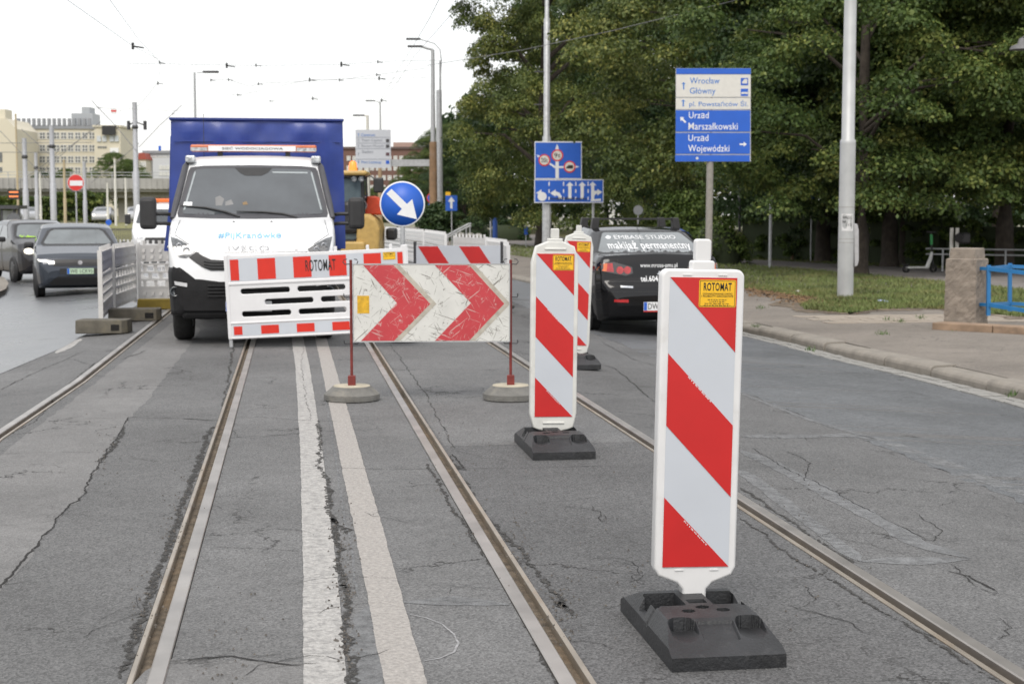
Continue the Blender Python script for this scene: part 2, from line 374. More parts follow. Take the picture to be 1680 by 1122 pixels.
def gp(pts): return [(GR(x, y).x, GR(x, y).y) for x, y in pts]
def resample(pts, step):
    out = [Vector(pts[0])]
    for a, b in zip(pts, pts[1:]):
        a = Vector(a); b = Vector(b); n = max(1, int((b - a).length / step))
        out += [a + (b - a) * (i + 1) / n for i in range(n)]
    return out
def clear_rail(v):
    for k in rx:
        c = rx[k](v.y)
        if abs(v.x - c) < .064: v.x = c + (.064 if v.x > c else -.064)
    return v
def ribbon(mb, pts, w, z, jit=.0, wj=.0, step=.04, r=rnd):
    p = resample(pts, step); n = len(p); off = 0; vs = []; kl = kr = 0
    for i, q in enumerate(p):
        d = (p[min(i + 1, n - 1)] - p[max(i - 1, 0)]).normalized(); nn = Vector((-d.y, d.x))
        off = off * .86 + r.uniform(-jit, jit) * .8
        kl = kl * .72 + r.uniform(-wj, wj) * .62; kr = kr * .72 + r.uniform(-wj, wj) * .62
        e = min(1, (i + .3) / 3, (n - 1 - i + .3) / 3) if jit > .005 else 1
        wl = w * .5 * max(.06, 1 + kl) * e; wr = w * .5 * max(.06, 1 + kr) * e
        a = clear_rail(q + nn * (off + wl)); b = clear_rail(q + nn * (off - wr)); vs += [(a.x, a.y, zroad(a.x) + z * .22), (b.x, b.y, zroad(b.x) + z * .22)]
    mb.add(vs, [(2 * i, 2 * i + 1, 2 * i + 3, 2 * i + 2) for i in range(n - 1)]); return mb
def rough_poly(pts, jit, step=.12):
    q = resample(list(pts) + [pts[0]], step)[:-1]
    return [(v.x + rnd.uniform(-jit, jit), v.y + rnd.uniform(-jit, jit)) for v in q]

# patches of other asphalt, each a sheet 4 mm up
tag(MB().flat(rough_poly(gp([(-90, 1060), (-30, 1000), (0, 972), (60, 900), (112, 830), (127, 825), (170, 752), (213, 686), (248, 650), (285, 600), (312, 565), (330, 540), (292, 522), (150, 634), (20, 730), (-60, 800), (-140, 870)]), 0.012), .0009)
    .build('asphalt_patch', A_LIGHT, road), 'smooth paler patch between the rails')
strip(lambda y: rx['C'](y) + .07 + rnd.uniform(0, .01), lambda y: rx['D'](y) - .07 - rnd.uniform(0, .01), .0009, [9.75] + [10 + i for i in range(40)] + [160]).build('asphalt_patch', A_MID, road)
lane = strip(lambda y: 4.0 + rnd.uniform(-.03, .03) if 5 < y < 30 else 4.0, lambda y: 7.2, .001, [-6, 3, 5] + [5 + .12 * i for i in range(1, 200)] + [60, 160]).build('asphalt_lane', A_LANE, road)

strip(lambda y: -5.48, lambda y: interp([(-6, -3.6), (12, -3.05), (18, -2.62), (40, -2.5), (160, -3)], y), .004, [-6, 6, 12, 15, 18, 25, 40, 160]).build('asphalt_lane', A_WET, road)
strip(lambda y: -25.9, lambda y: -5.48, .004).build('asphalt_lane', A_WET, road)
for poly in ([(500, 1085), (270, 1082), (215, 1122), (200, 1180), (500, 1180)],):
    MB().flat(rough_poly(gp(poly), .012), .0009).build('asphalt_patch', A_LIGHT if poly[0][0] == 500 else A_LIGHT, road)
# sealed joints
sj = MB()
for pts, w in (([(1215, 717), (1400, 714), (1450, 722), (1560, 765), (1690, 815)], .15), ([(1215, 738), (1300, 778), (1400, 832), (1500, 888), (1590, 916)], .13), ([(1590, 917), (1500, 921), (1415, 922)], .13),
               ([(1215, 770), (1300, 835), (1415, 922)], .09), ([(655, 988), (740, 985), (835, 992)], .15), ([(617, 985), (612, 1010), (600, 1060), (592, 1122), (588, 1190)], .12), ([(612, 985), (660, 988)], .15),
               ([(520, 560), (545, 720), (590, 985)], .012), ([(1215, 645), (1330, 690), (1440, 722)], .06)):
    ribbon(sj, gp(pts), w, .008, .006, .3, .06)
sj.build('joint_sealant', SEAL, road)['kind'] = 'stuff'
ch = MB(); ribbon(ch, gp([(672, 1008), (700, 1014), (725, 1024), (744, 1040), (752, 1055), (745, 1070), (722, 1080), (695, 1085)]), .007, .010, .001, .4, .02); ch.build('chalk_arc', mat('chalk', (.27, .27, .275), .9, var=.3, scale=40), road)

# painted lines
def paint_mat(nm, c, wear):
    return mat(nm, c, .8, var=.22, scale=60, bump=.9, bscale=90, dirt=wear, dcol=(.15, .148, .145), dscale=22)
PAINT = paint_mat('worn_line_paint', (.385, .375, .36), .78); PAINT2 = paint_mat('newer_line_paint', (.325, .305, .285), .36)
for px, m, w in (([(534, 1135), (526, 950), (511, 740), (496, 600), (488, 555), (478, 470)], PAINT, .14), ([(672, 1150), (666, 1122), (633, 985), (600, 850), (563, 700), (538, 600), (527, 558), (505, 470)], PAINT2, .135)):
    g = gp(px); g.insert(0, (g[0][0] - (g[1][0] - g[0][0]) * 5, g[0][1] - (g[1][1] - g[0][1]) * 5))
    ribbon(MB(), g, w, .012, .0012, .035, .03).build('road_marking', m, road)
for a, b in (((92, 580), (132, 556)), ((250, 505), (262, 498)), ((-60, 668), (-20, 640))):
    ribbon(MB(), gp([a, b]), .12, .012, .01, .3, .1).build('road_marking', PAINT, road)
# open cracks and crumbled edges
ck = MB(); cr = MB()
def walk(p, ang, n, step, w, z, depth=0):
    pts = [Vector(p)]
    for i in range(n):
        ang += rnd.gauss(0, .42); pts.append(pts[-1] + Vector((math.cos(ang), math.sin(ang))) * step * rnd.uniform(.6, 1.4))
        if depth < 2 and rnd.random() < .16: walk(pts[-1], ang + rnd.choice((-1, 1)) * rnd.uniform(.6, 1.3), n // 2, step, w * .7, z, depth + 1)
    for i, q in enumerate(pts[:-1]):
        pass
    ribbon(ck, [(q.x, q.y) for q in pts], w * .45, z + rnd.uniform(0, .001), .0055, .8, .018)
for pts, w in (([(0, 968), (60, 897), (112, 828), (127, 823), (170, 750), (213, 685), (300, 687), (360, 690)], .012), ([(370, 686), (430, 685), (500, 690), (560, 692)], .008),
               ([(350, 690), (300, 687)], .012), ([(500, 905), (420, 900), (340, 898)], .006), ([(270, 1085), (380, 1078), (500, 1092)], .012), ([(180, 1100), (230, 1085)], .01),
               ([(640, 770), (720, 770), (880, 768), (1000, 764)], .008), ([(500, 770), (560, 768), (640, 770)], .006), ([(740, 745), (760, 768), (720, 770)], .012),
               ([(1235, 735), (1290, 770), (1340, 790), (1400, 825), (1450, 850), (1520, 885)], .007), ([(1290, 740), (1330, 760), (1320, 790)], .006), ([(1500, 840), (1545, 870), (1530, 890)], .007),
               ([(1550, 935), (1590, 945), (1640, 975)], .012), ([(1560, 925), (1600, 960), (1650, 980)], .008), ([(1510, 1035), (1580, 1065), (1610, 1100)], .01), ([(1215, 615), (1400, 612), (1560, 610)], .006),
               ([(960, 590), (1010, 605), (1050, 640), (1075, 660)], .012), ([(985, 560), (1040, 590), (1075, 600)], .010), ([(690, 640), (760, 655)], .004),
               ([(100, 640), (60, 690), (20, 712)], .008), ([(0, 610), (60, 596), (120, 590), (150, 600)], .008), ([(0, 745), (90, 742), (170, 743)], .005), ([(200, 590), (240, 575)], .012)):
    ribbon(ck, gp(pts), w * .7, .0155, .0075, .8, .02)
for pts, w in (([(522, 690), (528, 760), (540, 830), (556, 900), (566, 970), (572, 1060), (580, 1140)], .045), ([(545, 850), (568, 875)], .07), ([(555, 960), (585, 965)], .07),
               ([(745, 770), (790, 840), (850, 900), (905, 970), (940, 1010)], .045), ([(720, 735), (745, 770), (770, 772)], .05), ([(700, 760), (740, 830), (800, 920), (860, 1010), (905, 1100), (940, 1160)], .028),
               ([(348, 700), (310, 800), (270, 910), (215, 1060), (195, 1115)], .05), ([(385, 690), (350, 800), (300, 960), (270, 1075)], .022), ([(385, 560), (375, 620), (365, 670)], .03),
               ([(1215, 800), (1290, 850), (1400, 925)], .03), ([(1215, 850), (1290, 905), (1400, 975), (1560, 1070), (1640, 1120)], .022), ([(905, 985), (925, 1000)], .06), ([(160, 760), (185, 735), (205, 700)], .035),
               ([(640, 565), (700, 650), (745, 735)], .012), ([(85, 655), (150, 600), (200, 570)], .022), ([(0, 640), (60, 610), (140, 575)], .016), ([(500, 560), (494, 600), (503, 660), (511, 690)], .008)):
    ribbon(cr, gp(pts), w * .62, .0135, .008, .95, .018)
for px, py, a, n, w in ((960, 920, .8, 16, .009), (1000, 860, 1.2, 14, .008), (985, 1000, .3, 12, .008), (680, 860, 2.0, 12, .006), (720, 960, .4, 10, .006), (660, 800, 1., 10, .007), (420, 720, 1.6, 16, .007), (440, 640, 2.3, 14, .008),
                        (470, 960, .5, 12, .006), (250, 850, .7, 18, .006), (300, 800, 2.6, 16, .006), (160, 930, .3, 14, .006), (120, 1050, .9, 16, .006), (400, 1110, .2, 12, .010), (1330, 880, .1, 16, .007), (1480, 830, .4, 14, .007),
                        (1620, 900, 2.6, 14, .006), (1300, 1000, .6, 12, .007), (1420, 1040, .9, 14, .008), (1000, 640, .8, 16, .012), (1030, 700, .2, 12, .009), (850, 830, .4, 14, .006), (350, 600, 1., 12, .012), (370, 570, 2., 10, .012),
                        (60, 860, .8, 12, .005), (100, 690, .4, 12, .008), (520, 1010, 1.4, 8, .006), (515, 880, 1.7, 9, .006), (1640, 1050, .4, 9, .009), (880, 1080, .9, 12, .008)):
    walk(tuple(gp([(px, py)])[0]), a, max(5, n * 2 // 3), .055, w, .0155)
ck.build('cracks', TAR, road)['kind'] = 'stuff'; cr.build('crumbled_edges', CRUMB, road)['kind'] = 'stuff'
# loose grit beside the broken edges
gm = MB(); gr_ = random.Random(3)
for px, py, sp, n in ((745, 775, 60, 60), (560, 880, 25, 70), (565, 970, 25, 70), (570, 1060, 20, 60), (845, 900, 35, 70), (920, 1000, 30, 70), (285, 870, 30, 70), (240, 1000, 30, 60), (310, 800, 30, 40), (170, 745, 30, 40), (1000, 900, 60, 40), (1330, 880, 70, 40), (380, 1090, 90, 60)):
    for i in range(n):
        g = GR(px + gr_.gauss(0, sp * .5), py + gr_.gauss(0, sp)); s = gr_.uniform(.003, .008); h = s * gr_.uniform(.5, 1)
        a = gr_.uniform(0, 6.28); vs = [(g.x + math.cos(a + k * 2.1) * s, g.y + math.sin(a + k * 2.1) * s, g.z + .004) for k in range(3)] + [(g.x, g.y, g.z + .006 + h)]
        gm.add(vs, [(0, 1, 3), (1, 2, 3), (2, 0, 3)])
gm.build('loose_grit', mat('grit', (.10, .09, .08), .95, var=.5, scale=80), road)['kind'] = 'stuff'

# ------------------------------------------------------------------ kerb, gutter setts, pavement, verge, path
KZ = -.25
KP = [G(x, y, KZ) for x, y in ((1760, 680), (1680, 658), (1512, 616), (1401, 591), (1307, 566), (1224, 547), (1100, 516), (869, 468), (800, 452))]
KP = [(v.x, v.y) for v in KP]; d0 = Vector(KP[0]) - Vector(KP[1]); KP.insert(0, (KP[0][0] + .05, -5)); KP.append((KP[-1][0] - 1.2, 62)); KP.append((KP[-1][0] - 2, 100))
KERBM = mat('granite_kerb', (.22, .20, .172), .88, var=.2, scale=5, bump=.4, bscale=60, dirt=.35, dcol=(.14, .12, .09), dscale=3)
SETT = mat('pale_sett', (.25, .245, .23), .85, var=.22, scale=6, bump=.4, dirt=.3)
kerb = thing('kerb', 'rounded granite kerb between lane and pavement', 'kerb'); tag(kerb, kind='structure')
gut = thing('gutter', 'row of pale stone setts along the kerb', 'gutter'); tag(gut, kind='structure')
def path_at(pts, s):
    for a, b in zip(pts, pts[1:]):
        a = Vector(a); b = Vector(b); L = (b - a).length
        if s <= L: return a + (b - a) * (s / L), (b - a).normalized()
        s -= L
    return Vector(pts[-1]), (Vector(pts[-1]) - Vector(pts[-2])).normalized()
prof = [(0, -.1), (0, .07), (.012, .10), (.05, .122), (.30, .128), (.30, -.1)]
km = MB(); km.loft([[(x, y, z) for x, z in prof] for y in (-.5, .5)], sm=False); kme = km.mesh('kerb_stone')
smsh = MB().bb(-.06, .06, -.11, .11, -.05, .012).mesh('sett')
s = 0; TOT = sum((Vector(b) - Vector(a)).length for a, b in zip(KP, KP[1:])); krnd = random.Random(5)
while s < 85:
    L = krnd.choice((1.0, 1.15, .95, 1.3)); p, d = path_at(KP, s + L / 2)
    o = link('kerb_stone', kme, KERBM, kerb, (p.x + krnd.uniform(-.008, .008), p.y, KZ + krnd.uniform(-.012, .008)), (krnd.uniform(-.006, .006), krnd.uniform(-.02, .02), math.atan2(d.y, d.x) - math.pi / 2)); o.scale.y = L - .022
    if s < 45:
        b = o.modifiers.new('bevel', 'BEVEL'); b.width = .012; b.segments = 2
    s += L
s = 8.0
while s < 30:
    p, d = path_at(KP, s); nn = Vector((-d.y, d.x))
    for j in range(2):
        q = p + nn * (.075 + j * .135)
        link('sett', smsh, SETT, gut, (q.x, q.y, KZ + .004 + krnd.uniform(-.004, .004)), (krnd.uniform(-.02, .02), krnd.uniform(-.02, .02), math.atan2(d.y, d.x) - math.pi / 2 + krnd.uniform(-.02, .02)))
    s += .235
pk = [(path_at(KP, i * 2.0)[0], path_at(KP, i * 2.0)[1]) for i in range(46)]
inner = [(p.x - (-d.y) * .28, p.y - d.x * .28) for p, d in pk]
pave = tag(MB().flat(inner + [(70, inner[-1][1]), (70, -5)], KZ + .121).build('pavement', PAVE), 'worn beige pavement behind the kerb', 'pavement', kind='structure')
ZP = KZ + .121
# slab courses still readable near the stone pillar
slabm = mat('paving_slab', (.29, .25, .205), .93, var=.2, scale=4, bump=.3, dirt=.4, dcol=(.18, .15, .11), dscale=3); sm_ = MB().bb(-.24, .24, -.165, .165, -.03, .006).mesh('slab')
c0 = G(1410, 525, ZP); c1 = G(1560, 533, ZP)
for i in range(5):
    for j in range(9):
        p = Vector((c0.x + (j - 1) * .5 + (.25 if i % 2 else 0), c0.y - .5 + i * .345, ZP + krnd.uniform(-.004, .003)))
        if krnd.random() < .88: link('slab', sm_, slabm, pave, p, (krnd.uniform(-.012, .012), krnd.uniform(-.012, .012), krnd.uniform(-.01, .01)))
VB = [(640, 393), (760, 408), (850, 420), (950, 434), (1100, 455), (1225, 474), (1310, 487), (1345, 490), (1312, 501), (1320, 508), (1390, 514), (1440, 508), (1500, 506), (1560, 508), (1700, 524), (1900, 548)]
vb = [(G(x, y, ZP).x, G(x, y, ZP).y) for x, y in VB]
lawn = tag(MB().flat(rough_poly(vb, .03, .3)[:-1] + [(70, vb[-1][1]), (90, 160), (2, 160)], ZP + .007).build('lawn', LAWN), 'park lawn with dry patches under the trees', 'lawn', kind='structure')
pp = [(1000, 414), (1100, 419), (1180, 424), (1300, 430), (1375, 434), (1440, 437), (1550, 441), (1700, 452), (1900, 470), (1900, 505), (1700, 478), (1553, 463), (1440, 453), (1375, 447), (1300, 440), (1180, 432), (1100, 427), (1000, 420)]
tag(MB().flat(rough_poly([(G(x, y, ZP).x, G(x, y, ZP).y) for x, y in pp], .03, .5), ZP + .011).build('path', PATHM), 'grey footpath crossing the park lawn', 'path', kind='structure')
p2 = [(770, 395), (850, 402), (900, 408), (1000, 400), (1000, 394), (930, 392), (905, 385), (880, 384), (850, 388)]
tag(MB().flat(rough_poly([(G(x, y, ZP).x, G(x, y, ZP).y) for x, y in p2], .03, .5), ZP + .012).build('path', PATHM), 'footpath leading under the linden trees', 'path', kind='structure')
tag(MB().flat(rough_poly([(G(x, y, 0).x, G(x, y, 0).y) for x, y in [(600, 372), (640, 393), (700, 402), (800, 398), (790, 380), (720, 370)]], .03, .5), ZP + .01).build('path', PAVE), 'pale pavement beyond the striped barrier', 'path', kind='structure')
# grass blades on the verge and lawn
def in_poly(x, y, poly):
    c = False; j = len(poly) - 1
    for i in range(len(poly)):
        if (poly[i][1] > y) != (poly[j][1] > y) and x < (poly[j][0] - poly[i][0]) * (y - poly[i][1]) / (poly[j][1] - poly[i][1]) + poly[i][0]: c = not c
        j = i
    return c
def grass(name, lab, regions, m, hmin, hmax, z=ZP + .005, cols=None):
    r = random.Random(11); vs = []; fs = []
    for px0, px1, py0, py1, n, avoid in regions:
        for i in range(n):
            px = r.uniform(px0, px1); py = r.uniform(py0, py1)
            if not in_poly(px, py, avoid[0]) or any(in_poly(px, py, a) for a in avoid[1:]): continue
            g = G(px, py, z); h = r.uniform(hmin, hmax); a = r.uniform(0, 6.28); w = r.uniform(.004, .009) * (1 + g.y / 40); b = len(vs); lx = r.gauss(0, .5) * h; ly = r.gauss(0, .5) * h
            vs += [(g.x - math.cos(a) * w, g.y - math.sin(a) * w, z), (g.x + math.cos(a) * w, g.y + math.sin(a) * w, z), (g.x + lx, g.y + ly, z + h)]; fs.append((b, b + 1, b + 2))
    mb = MB(); mb.add(vs, fs); return tag(mb.build(name, m), lab, 'grass', kind='stuff')
GRASSM = mat('grass_blades', (.115, .15, .042), .8, var=.4, scale=.9, dirt=.6, dcol=(.25, .19, .085), dscale=.7)
vpoly = VB[5:] + [(1900, 430), (1100, 415), (1100, 455)]
grass('grass', 'short dry grass on the park verge', [(1100, 1700, 420, 520, 75000, [vpoly, pp])], GRASSM, .03, .10)
grass('grass', 'rough grass at the edge of the far lawn', [(740, 1000, 396, 440, 16000, [[(640, 393), (760, 408), (850, 420), (950, 434), (1000, 440), (1000, 396), (770, 390)], p2])], GRASSM, .04, .10)
LITM = mat('dry_leaf', (.16, .095, .045), .9, var=.4, scale=3)
lr = random.Random(4); lm = MB()
for i in range(1500):
    px = lr.uniform(1225, 1420); py = 474 + (px - 1225) * .17 + lr.gauss(0, 5)
    if px > 1385: py = lr.gauss(493, 7); px = lr.uniform(1372, 1440)
    g = G(px, py, ZP + .012); a = lr.uniform(0, 6.28); s_ = lr.uniform(.02, .045); c, d = math.cos(a) * s_, math.sin(a) * s_
    lm.add([(g.x + c, g.y + d, g.z + lr.uniform(0, .03)), (g.x - d, g.y + c, g.z), (g.x - c, g.y - d, g.z + lr.uniform(0, .03)), (g.x + d, g.y - c, g.z)], [(0, 1, 2, 3)])
tag(lm.build('fallen_leaves', LITM), 'brown fallen leaves along the verge edge', 'leaves', kind='stuff')
SOIL = ragged(mat('bare_soil', (.15, .115, .08), .95, var=.3, scale=3, bump=.5, bscale=40), 5, .46, .10)
sp_ = resample([vb[5], vb[6], vb[7]], .2) + resample(vb[8:15], .2); sv = []
for i, q in enumerate(sp_):
    d = (sp_[min(i + 1, len(sp_) - 1)] - sp_[max(i - 1, 0)]).normalized(); nn = Vector((-d.y, d.x)); w = .32 + .18 * math.sin(i * .7) + krnd.uniform(0, .12)
    for k in (-1, 1): sv.append((q.x + nn.x * k * w, q.y + nn.y * k * w, ZP + .0085))
sm3 = MB(); sm3.add(sv, [(2 * i, 2 * i + 1, 2 * i + 3, 2 * i + 2) for i in range(len(sp_) - 1)]); o = sm3.build('soil_edge', SOIL, lawn); o['kind'] = 'stuff'
pc_ = MB()
for px, py, a, n in ((1300, 540, .2, 14), (1420, 560, .1, 16), (1560, 580, .3, 14), (1640, 600, .1, 12), (1350, 515, .4, 10), (1480, 530, .0, 14)):
    p0 = Vector((G(px, py, ZP).x, G(px, py, ZP).y)); an = a; pts = [p0]
    for i in range(n): an += krnd.gauss(0, .35); pts.append(pts[-1] + Vector((math.cos(an), math.sin(an))) * .12)
    vs = []
    for i, q in enumerate(pts): w = .006 * krnd.uniform(.3, 1.2); vs += [(q.x, q.y - w, ZP + .001), (q.x, q.y + w, ZP + .001)]
    pc_.add(vs, [(2 * i, 2 * i + 1, 2 * i + 3, 2 * i + 2) for i in range(len(pts) - 1)])
pc_.build('pavement_cracks', TAR, pave)['kind'] = 'stuff'
tuft = MB(); tr_ = random.Random(8)
for px, py in ((1448, 548), (1585, 538), (1600, 541), (1570, 541), (1240, 536), (1330, 575), (1660, 648), (1250, 505), (1455, 525), (1478, 528), (1510, 522), (1395, 512)):
    for i in range(36):
        g = G(px + tr_.gauss(0, 5), py + tr_.gauss(0, 1.3), ZP + .002); h = tr_.uniform(.02, .07); a = tr_.uniform(0, 6.28); w = .005; lx, ly = tr_.gauss(0, .5) * h, tr_.gauss(0, .5) * h
        tuft.add([(g.x - w * math.cos(a), g.y - w * math.sin(a), g.z), (g.x + w * math.cos(a), g.y + w * math.sin(a), g.z), (g.x + lx, g.y + ly, g.z + h)], [(0, 1, 2)])
tag(tuft.build('weeds', mat('weed_green', (.07, .12, .03), .8, var=.3)), 'small green weeds in the pavement joints', 'weeds', kind='stuff')
# traffic island at the left lane
tag(MB().prism([(0, 0), (1, 0), (1, 1), (0, 1)], 0, 1).build('x'), '') if False else None
isl = [(G(x, y, -.24).x, G(x, y, -.24).y) for x, y in [(-160, 448), (-20, 456), (6, 463), (13, 473), (8, 483), (-10, 492), (-160, 510)]]
im = MB(); k = len(isl); im.add([(x, y, -.26) for x, y in isl] + [(x, y, -.12) for x, y in isl], [tuple(range(k, 2 * k))[::-1]] + [(i, (i + 1) % k, (i + 1) % k + k, i + k) for i in range(k)])
tag(im.build('traffic_island', KERBM, bevel=.02), 'low kerbed traffic island beside the left lane', 'traffic island', kind='structure')
# ------------------------------------------------------------------ striped guide beacons
def base_mesh():
    nx, ny = 81, 161; hx, hy = .195, .395
    xs = np.linspace(-hx, hx, nx); ys = np.linspace(-hy, hy, ny); Xg, Yg = np.meshgrid(xs, ys, indexing='ij')
    sl = lambda d, a, b, z0, z1: np.clip(z0 + (d - a) / (b - a) * (z1 - z0), z0, z1)
    z = np.minimum(sl(hy - np.abs(Yg), 0, .20, .046, .124), sl(hx - np.abs(Xg), 0, .035, .066, .128))
    pocket = (np.abs(Xg) > .052) & (np.abs(Xg) < .162) & (Yg > -.02) & (Yg < .155)
    z = np.where(pocket, .03, z)
    notch = (np.abs(Xg) > .15) & (Yg > .03) & (Yg < .12); z = np.where(notch, np.minimum(z, .075), z)
    rib = (np.abs(Xg) > .15) & (np.abs(Yg + .03) < .010); z = np.where(rib, z - .012, z)
    for hx_, hy_, r in ((0, -.055, .021), (-.062, -.10, .021), (.062, -.10, .021)):
        z = np.where(np.hypot(Xg - hx_, (Yg - hy_)) < r, .045, z)
    z = np.where((np.abs(Xg) < .034) & (Yg > .0) & (Yg < .05), z - .03, z)
    for cx in (-.118, .118):       # finger scoops with a level floor cut into the front ramp
        u = np.clip(np.abs(Xg - cx) / .046, 0, 1); edge = .178 + .05 * (1 - np.sqrt(1 - u * u))
        z = np.where((np.abs(Xg - cx) < .046) & (-Yg > edge), np.minimum(z, .076 + .012 * u * u), z)
    fr = (np.maximum(np.abs(Xg) / .062, np.abs(np.abs(Yg) - .265) / .05)); z = z - .009 * ((fr < 1))
    vs = np.stack([Xg, Yg, z], -1).reshape(-1, 3); f = []
    for i in range(nx - 1):
        for j in range(ny - 1):
            a = i * ny + j; f.append((a, a + ny, a + ny + 1, a + 1))
    mb = MB(); mb.add(vs, f)
    def wall(idx):
        q = [vs[i] for i in idx]; n = len(q); mb.add(q + [(x * 1.0, y * 1.0, .0) for x, y, _ in q], [(i, i + n, i + n + 1, i + 1) for i in range(n - 1)])
    wall([i * ny for i in range(nx)]); wall([i * ny + ny - 1 for i in range(nx)][::-1]); wall(list(range(ny))[::-1]); wall([(nx - 1) * ny + j for j in range(ny)])
    return mb.mesh('rubber_base')
BASEM = base_mesh()
SH_T, SH_B, SHW = 1.275, .225, .1235    # sheet top, bottom, half width
STRIPES = [[(0, 0), (1, 0), (1, .255)], [(0, .26), (1, .508), (1, .757), (0, .508)], [(0, .757), (1, 1), (0, 1)]]
def uv(u, v, x0=-SHW, x1=SHW, zt=SH_T, zb=SH_B): return (x0 + (x1 - x0) * u, zt + (zb - zt) * v)
STICK = [('ROTOMAT', .12, .88, .60, .90, .02), ('OZNAKOWANIE DRÓG', .10, .90, .46, .54, 0), ('I ROBOTY DROGOWE', .07, .93, .37, .44, 0)]
def dashes(mb, x0, x1, z0, z1, y, seed=1):     # print too small to read in the photograph: word-length ticks
    r = random.Random(seed); x = x0
    while x < x1:
        w = r.uniform(.05, .16) * (x1 - x0); e = min(x + w, x1); k = max(1, int((e - x) / ((z1 - z0) * .8)))
        for i in range(k): a = x + (e - x) * i / k; mb.bb(a, a + (e - x) / k * .62, y - .0006, y, z0 + r.uniform(0, .25) * (z1 - z0), z1 - r.uniform(0, .3) * (z1 - z0))
        x = e + .03 * (x1 - x0)
    return mb
def sticker(parent, x0, x1, z0, z1, y, small=True):
    st = MB().prism(rrect(x0, x1, z0, z1, .006), y - .0012, y).build('sticker', YELST, parent)
    bw = .003; fr = MB()
    for a in ((x0 + bw, x1 - bw, z0 + bw, z0 + bw * 1.5), (x0 + bw, x1 - bw, z1 - bw * 1.5, z1 - bw), (x0 + bw, x0 + bw * 1.5, z0 + bw, z1 - bw), (x1 - bw * 1.5, x1 - bw, z0 + bw, z1 - bw)): fr.bb(a[0], a[1], y - .0019, y - .0005, a[2], a[3])
    fr.build('border', BLACKT, st)
    for s, a, b, c, d, bo in (STICK if small else STICK[:3]):
        w, h = x1 - x0, z1 - z0; text(st, s, BLACKT, x0 + a * w, x0 + b * w, z0 + c * h, z0 + d * h, y - .0014, bold=bo, depth=.0006)
    if small:
        dm = MB(); w, h = x1 - x0, z1 - z0
        for i, (a, b, q) in enumerate(((.24, .76, .25), (.28, .72, .18), (.16, .84, .11), (.14, .86, .045))): dashes(dm, x0 + a * w, x0 + b * w, z0 + q * h, z0 + (q + .045) * h, y - .0014, i)
        dm.build('fine_print', BLACKT, st)
    return st
def beacon(lab, loc, rz, lean, style, m=WHITE, shoff=.0, brot=0):
    t = thing('guide_beacon', lab, 'beacon', loc, rz, 'striped beacons along the track')
    link('rubber_base', BASEM, RUBBER, t, (0, 0, 0), (0, 0, brot))
    bd = bpy.data.objects.new('panel', None)
    hw = .1435
    if style == 0:
        out = [(-.036, .07), (.036, .07), (.036, .145), (.062, .172), (hw - .012, .20), (hw, .225)] + [(hw - .02 + .02 * math.cos(R(a)), 1.295 - .02 + .02 * math.sin(R(a))) for a in range(0, 91, 18)]
        out += [(-x, z) for x, z in out[::-1]]
    else:
        out = [(-.032, .07), (.032, .07), (.032, .135), (.10, .15), (.125, .162), (hw, .25), (hw, 1.22), (.118, 1.315), (.045, 1.345)]
        out += [(-x, z) for x, z in out[::-1]]
    # drop the duplicated foot pair
    out = out[:len(out) - 2] if out[-1] == (-out[0][0] * -1, out[0][1]) else out
    seen = []; [seen.append(p) for p in out if p not in seen]
    me = curve_mesh('panel', [seen], .03, .009, 3); pn = link('panel', me, m, t, (.02, .165, -.03 if style else -.002), (0, lean, 0))
    yf = -.031
    hd = MB()
    if style == 0:
        hd.prism(rrect(-.042, .042, 1.285, 1.335, .01), -.026, .026); hd.prism(rrect(-.029, .029, 1.33, 1.412, .012), -.021, .021)
    else:
        hd.prism(rrect(-.048, .048, 1.335, 1.372, .006), -.028, .028); hd.prism(rrect(-.026, .026, 1.37, 1.435, .008), -.02, .02)
    hd.build('handle', m, pn, bevel=.006)
    MB().prism([uv(0, 0), uv(1, 0), uv(1, 1), uv(0, 1)], yf - .0015, yf + .004).build('white_sheet', SHEETW, pn)
    for q in STRIPES: MB().prism([uv(u, v) for u, v in q], yf - .0032, yf - .0008).build('red_stripe', SHEETR, pn)
    if style:
        for z in (1.305, .185): MB().bb(-.07, .07, -.037, -.025, z - .006, z + .006).build('grip_slot', m, pn, bevel=.003)
    else:
        for z in (1.284, .213):
            for x in (-.06, .07): MB().bb(x - .016, x + .016, -.0335, -.026, z - .002, z + .002).build('moulding_mark', m, pn)
    sticker(pn, SHW - .140, SHW - .004, SH_T - .106, SH_T - .008, yf - .003)
    for v0 in (.33, .828):         # maker's line running down the stripe edge
        a = Vector(uv(.30, v0 + .012)); b = Vector(uv(.66, v0 + .10)); d = (b - a); tm = dashes(MB(), 0, d.length, 0, .005, 0, 9).mesh('fine_print')
        tm.transform(Matrix.Translation((a.x, yf - .0034, a.y)) @ Matrix.Rotation(-math.atan2(d.y, d.x), 4, 'Y')); link('fine_print', tm, SIGNWHITE, pn)
    return t
def base_c(px, py): g = G(px, py); return (g.x, g.y, .004)
B1 = G(1145, 1045); beacon('striped beacon with smooth rounded white frame, standing alone on a large rubber base', (B1.x, B1.y, .0005), 0, R(1.1), 0)
GREYW = mat('soiled_white_plastic', (.60, .60, .57), .55, var=.08, dirt=.4, dcol=(.36, .34, .29), dscale=4)
B2 = G(908, 738); beacon('soiled striped beacon with peaked frame beside the chevron board foot', (B2.x, B2.y, .001), 0, R(.6), 1, GREYW)
B3 = GR(942, 601); beacon('striped beacon half hidden behind another, right by the black car', (B3.x + .0, B3.y, B3.z + .006), 0, R(2.2), 1, GREYW)

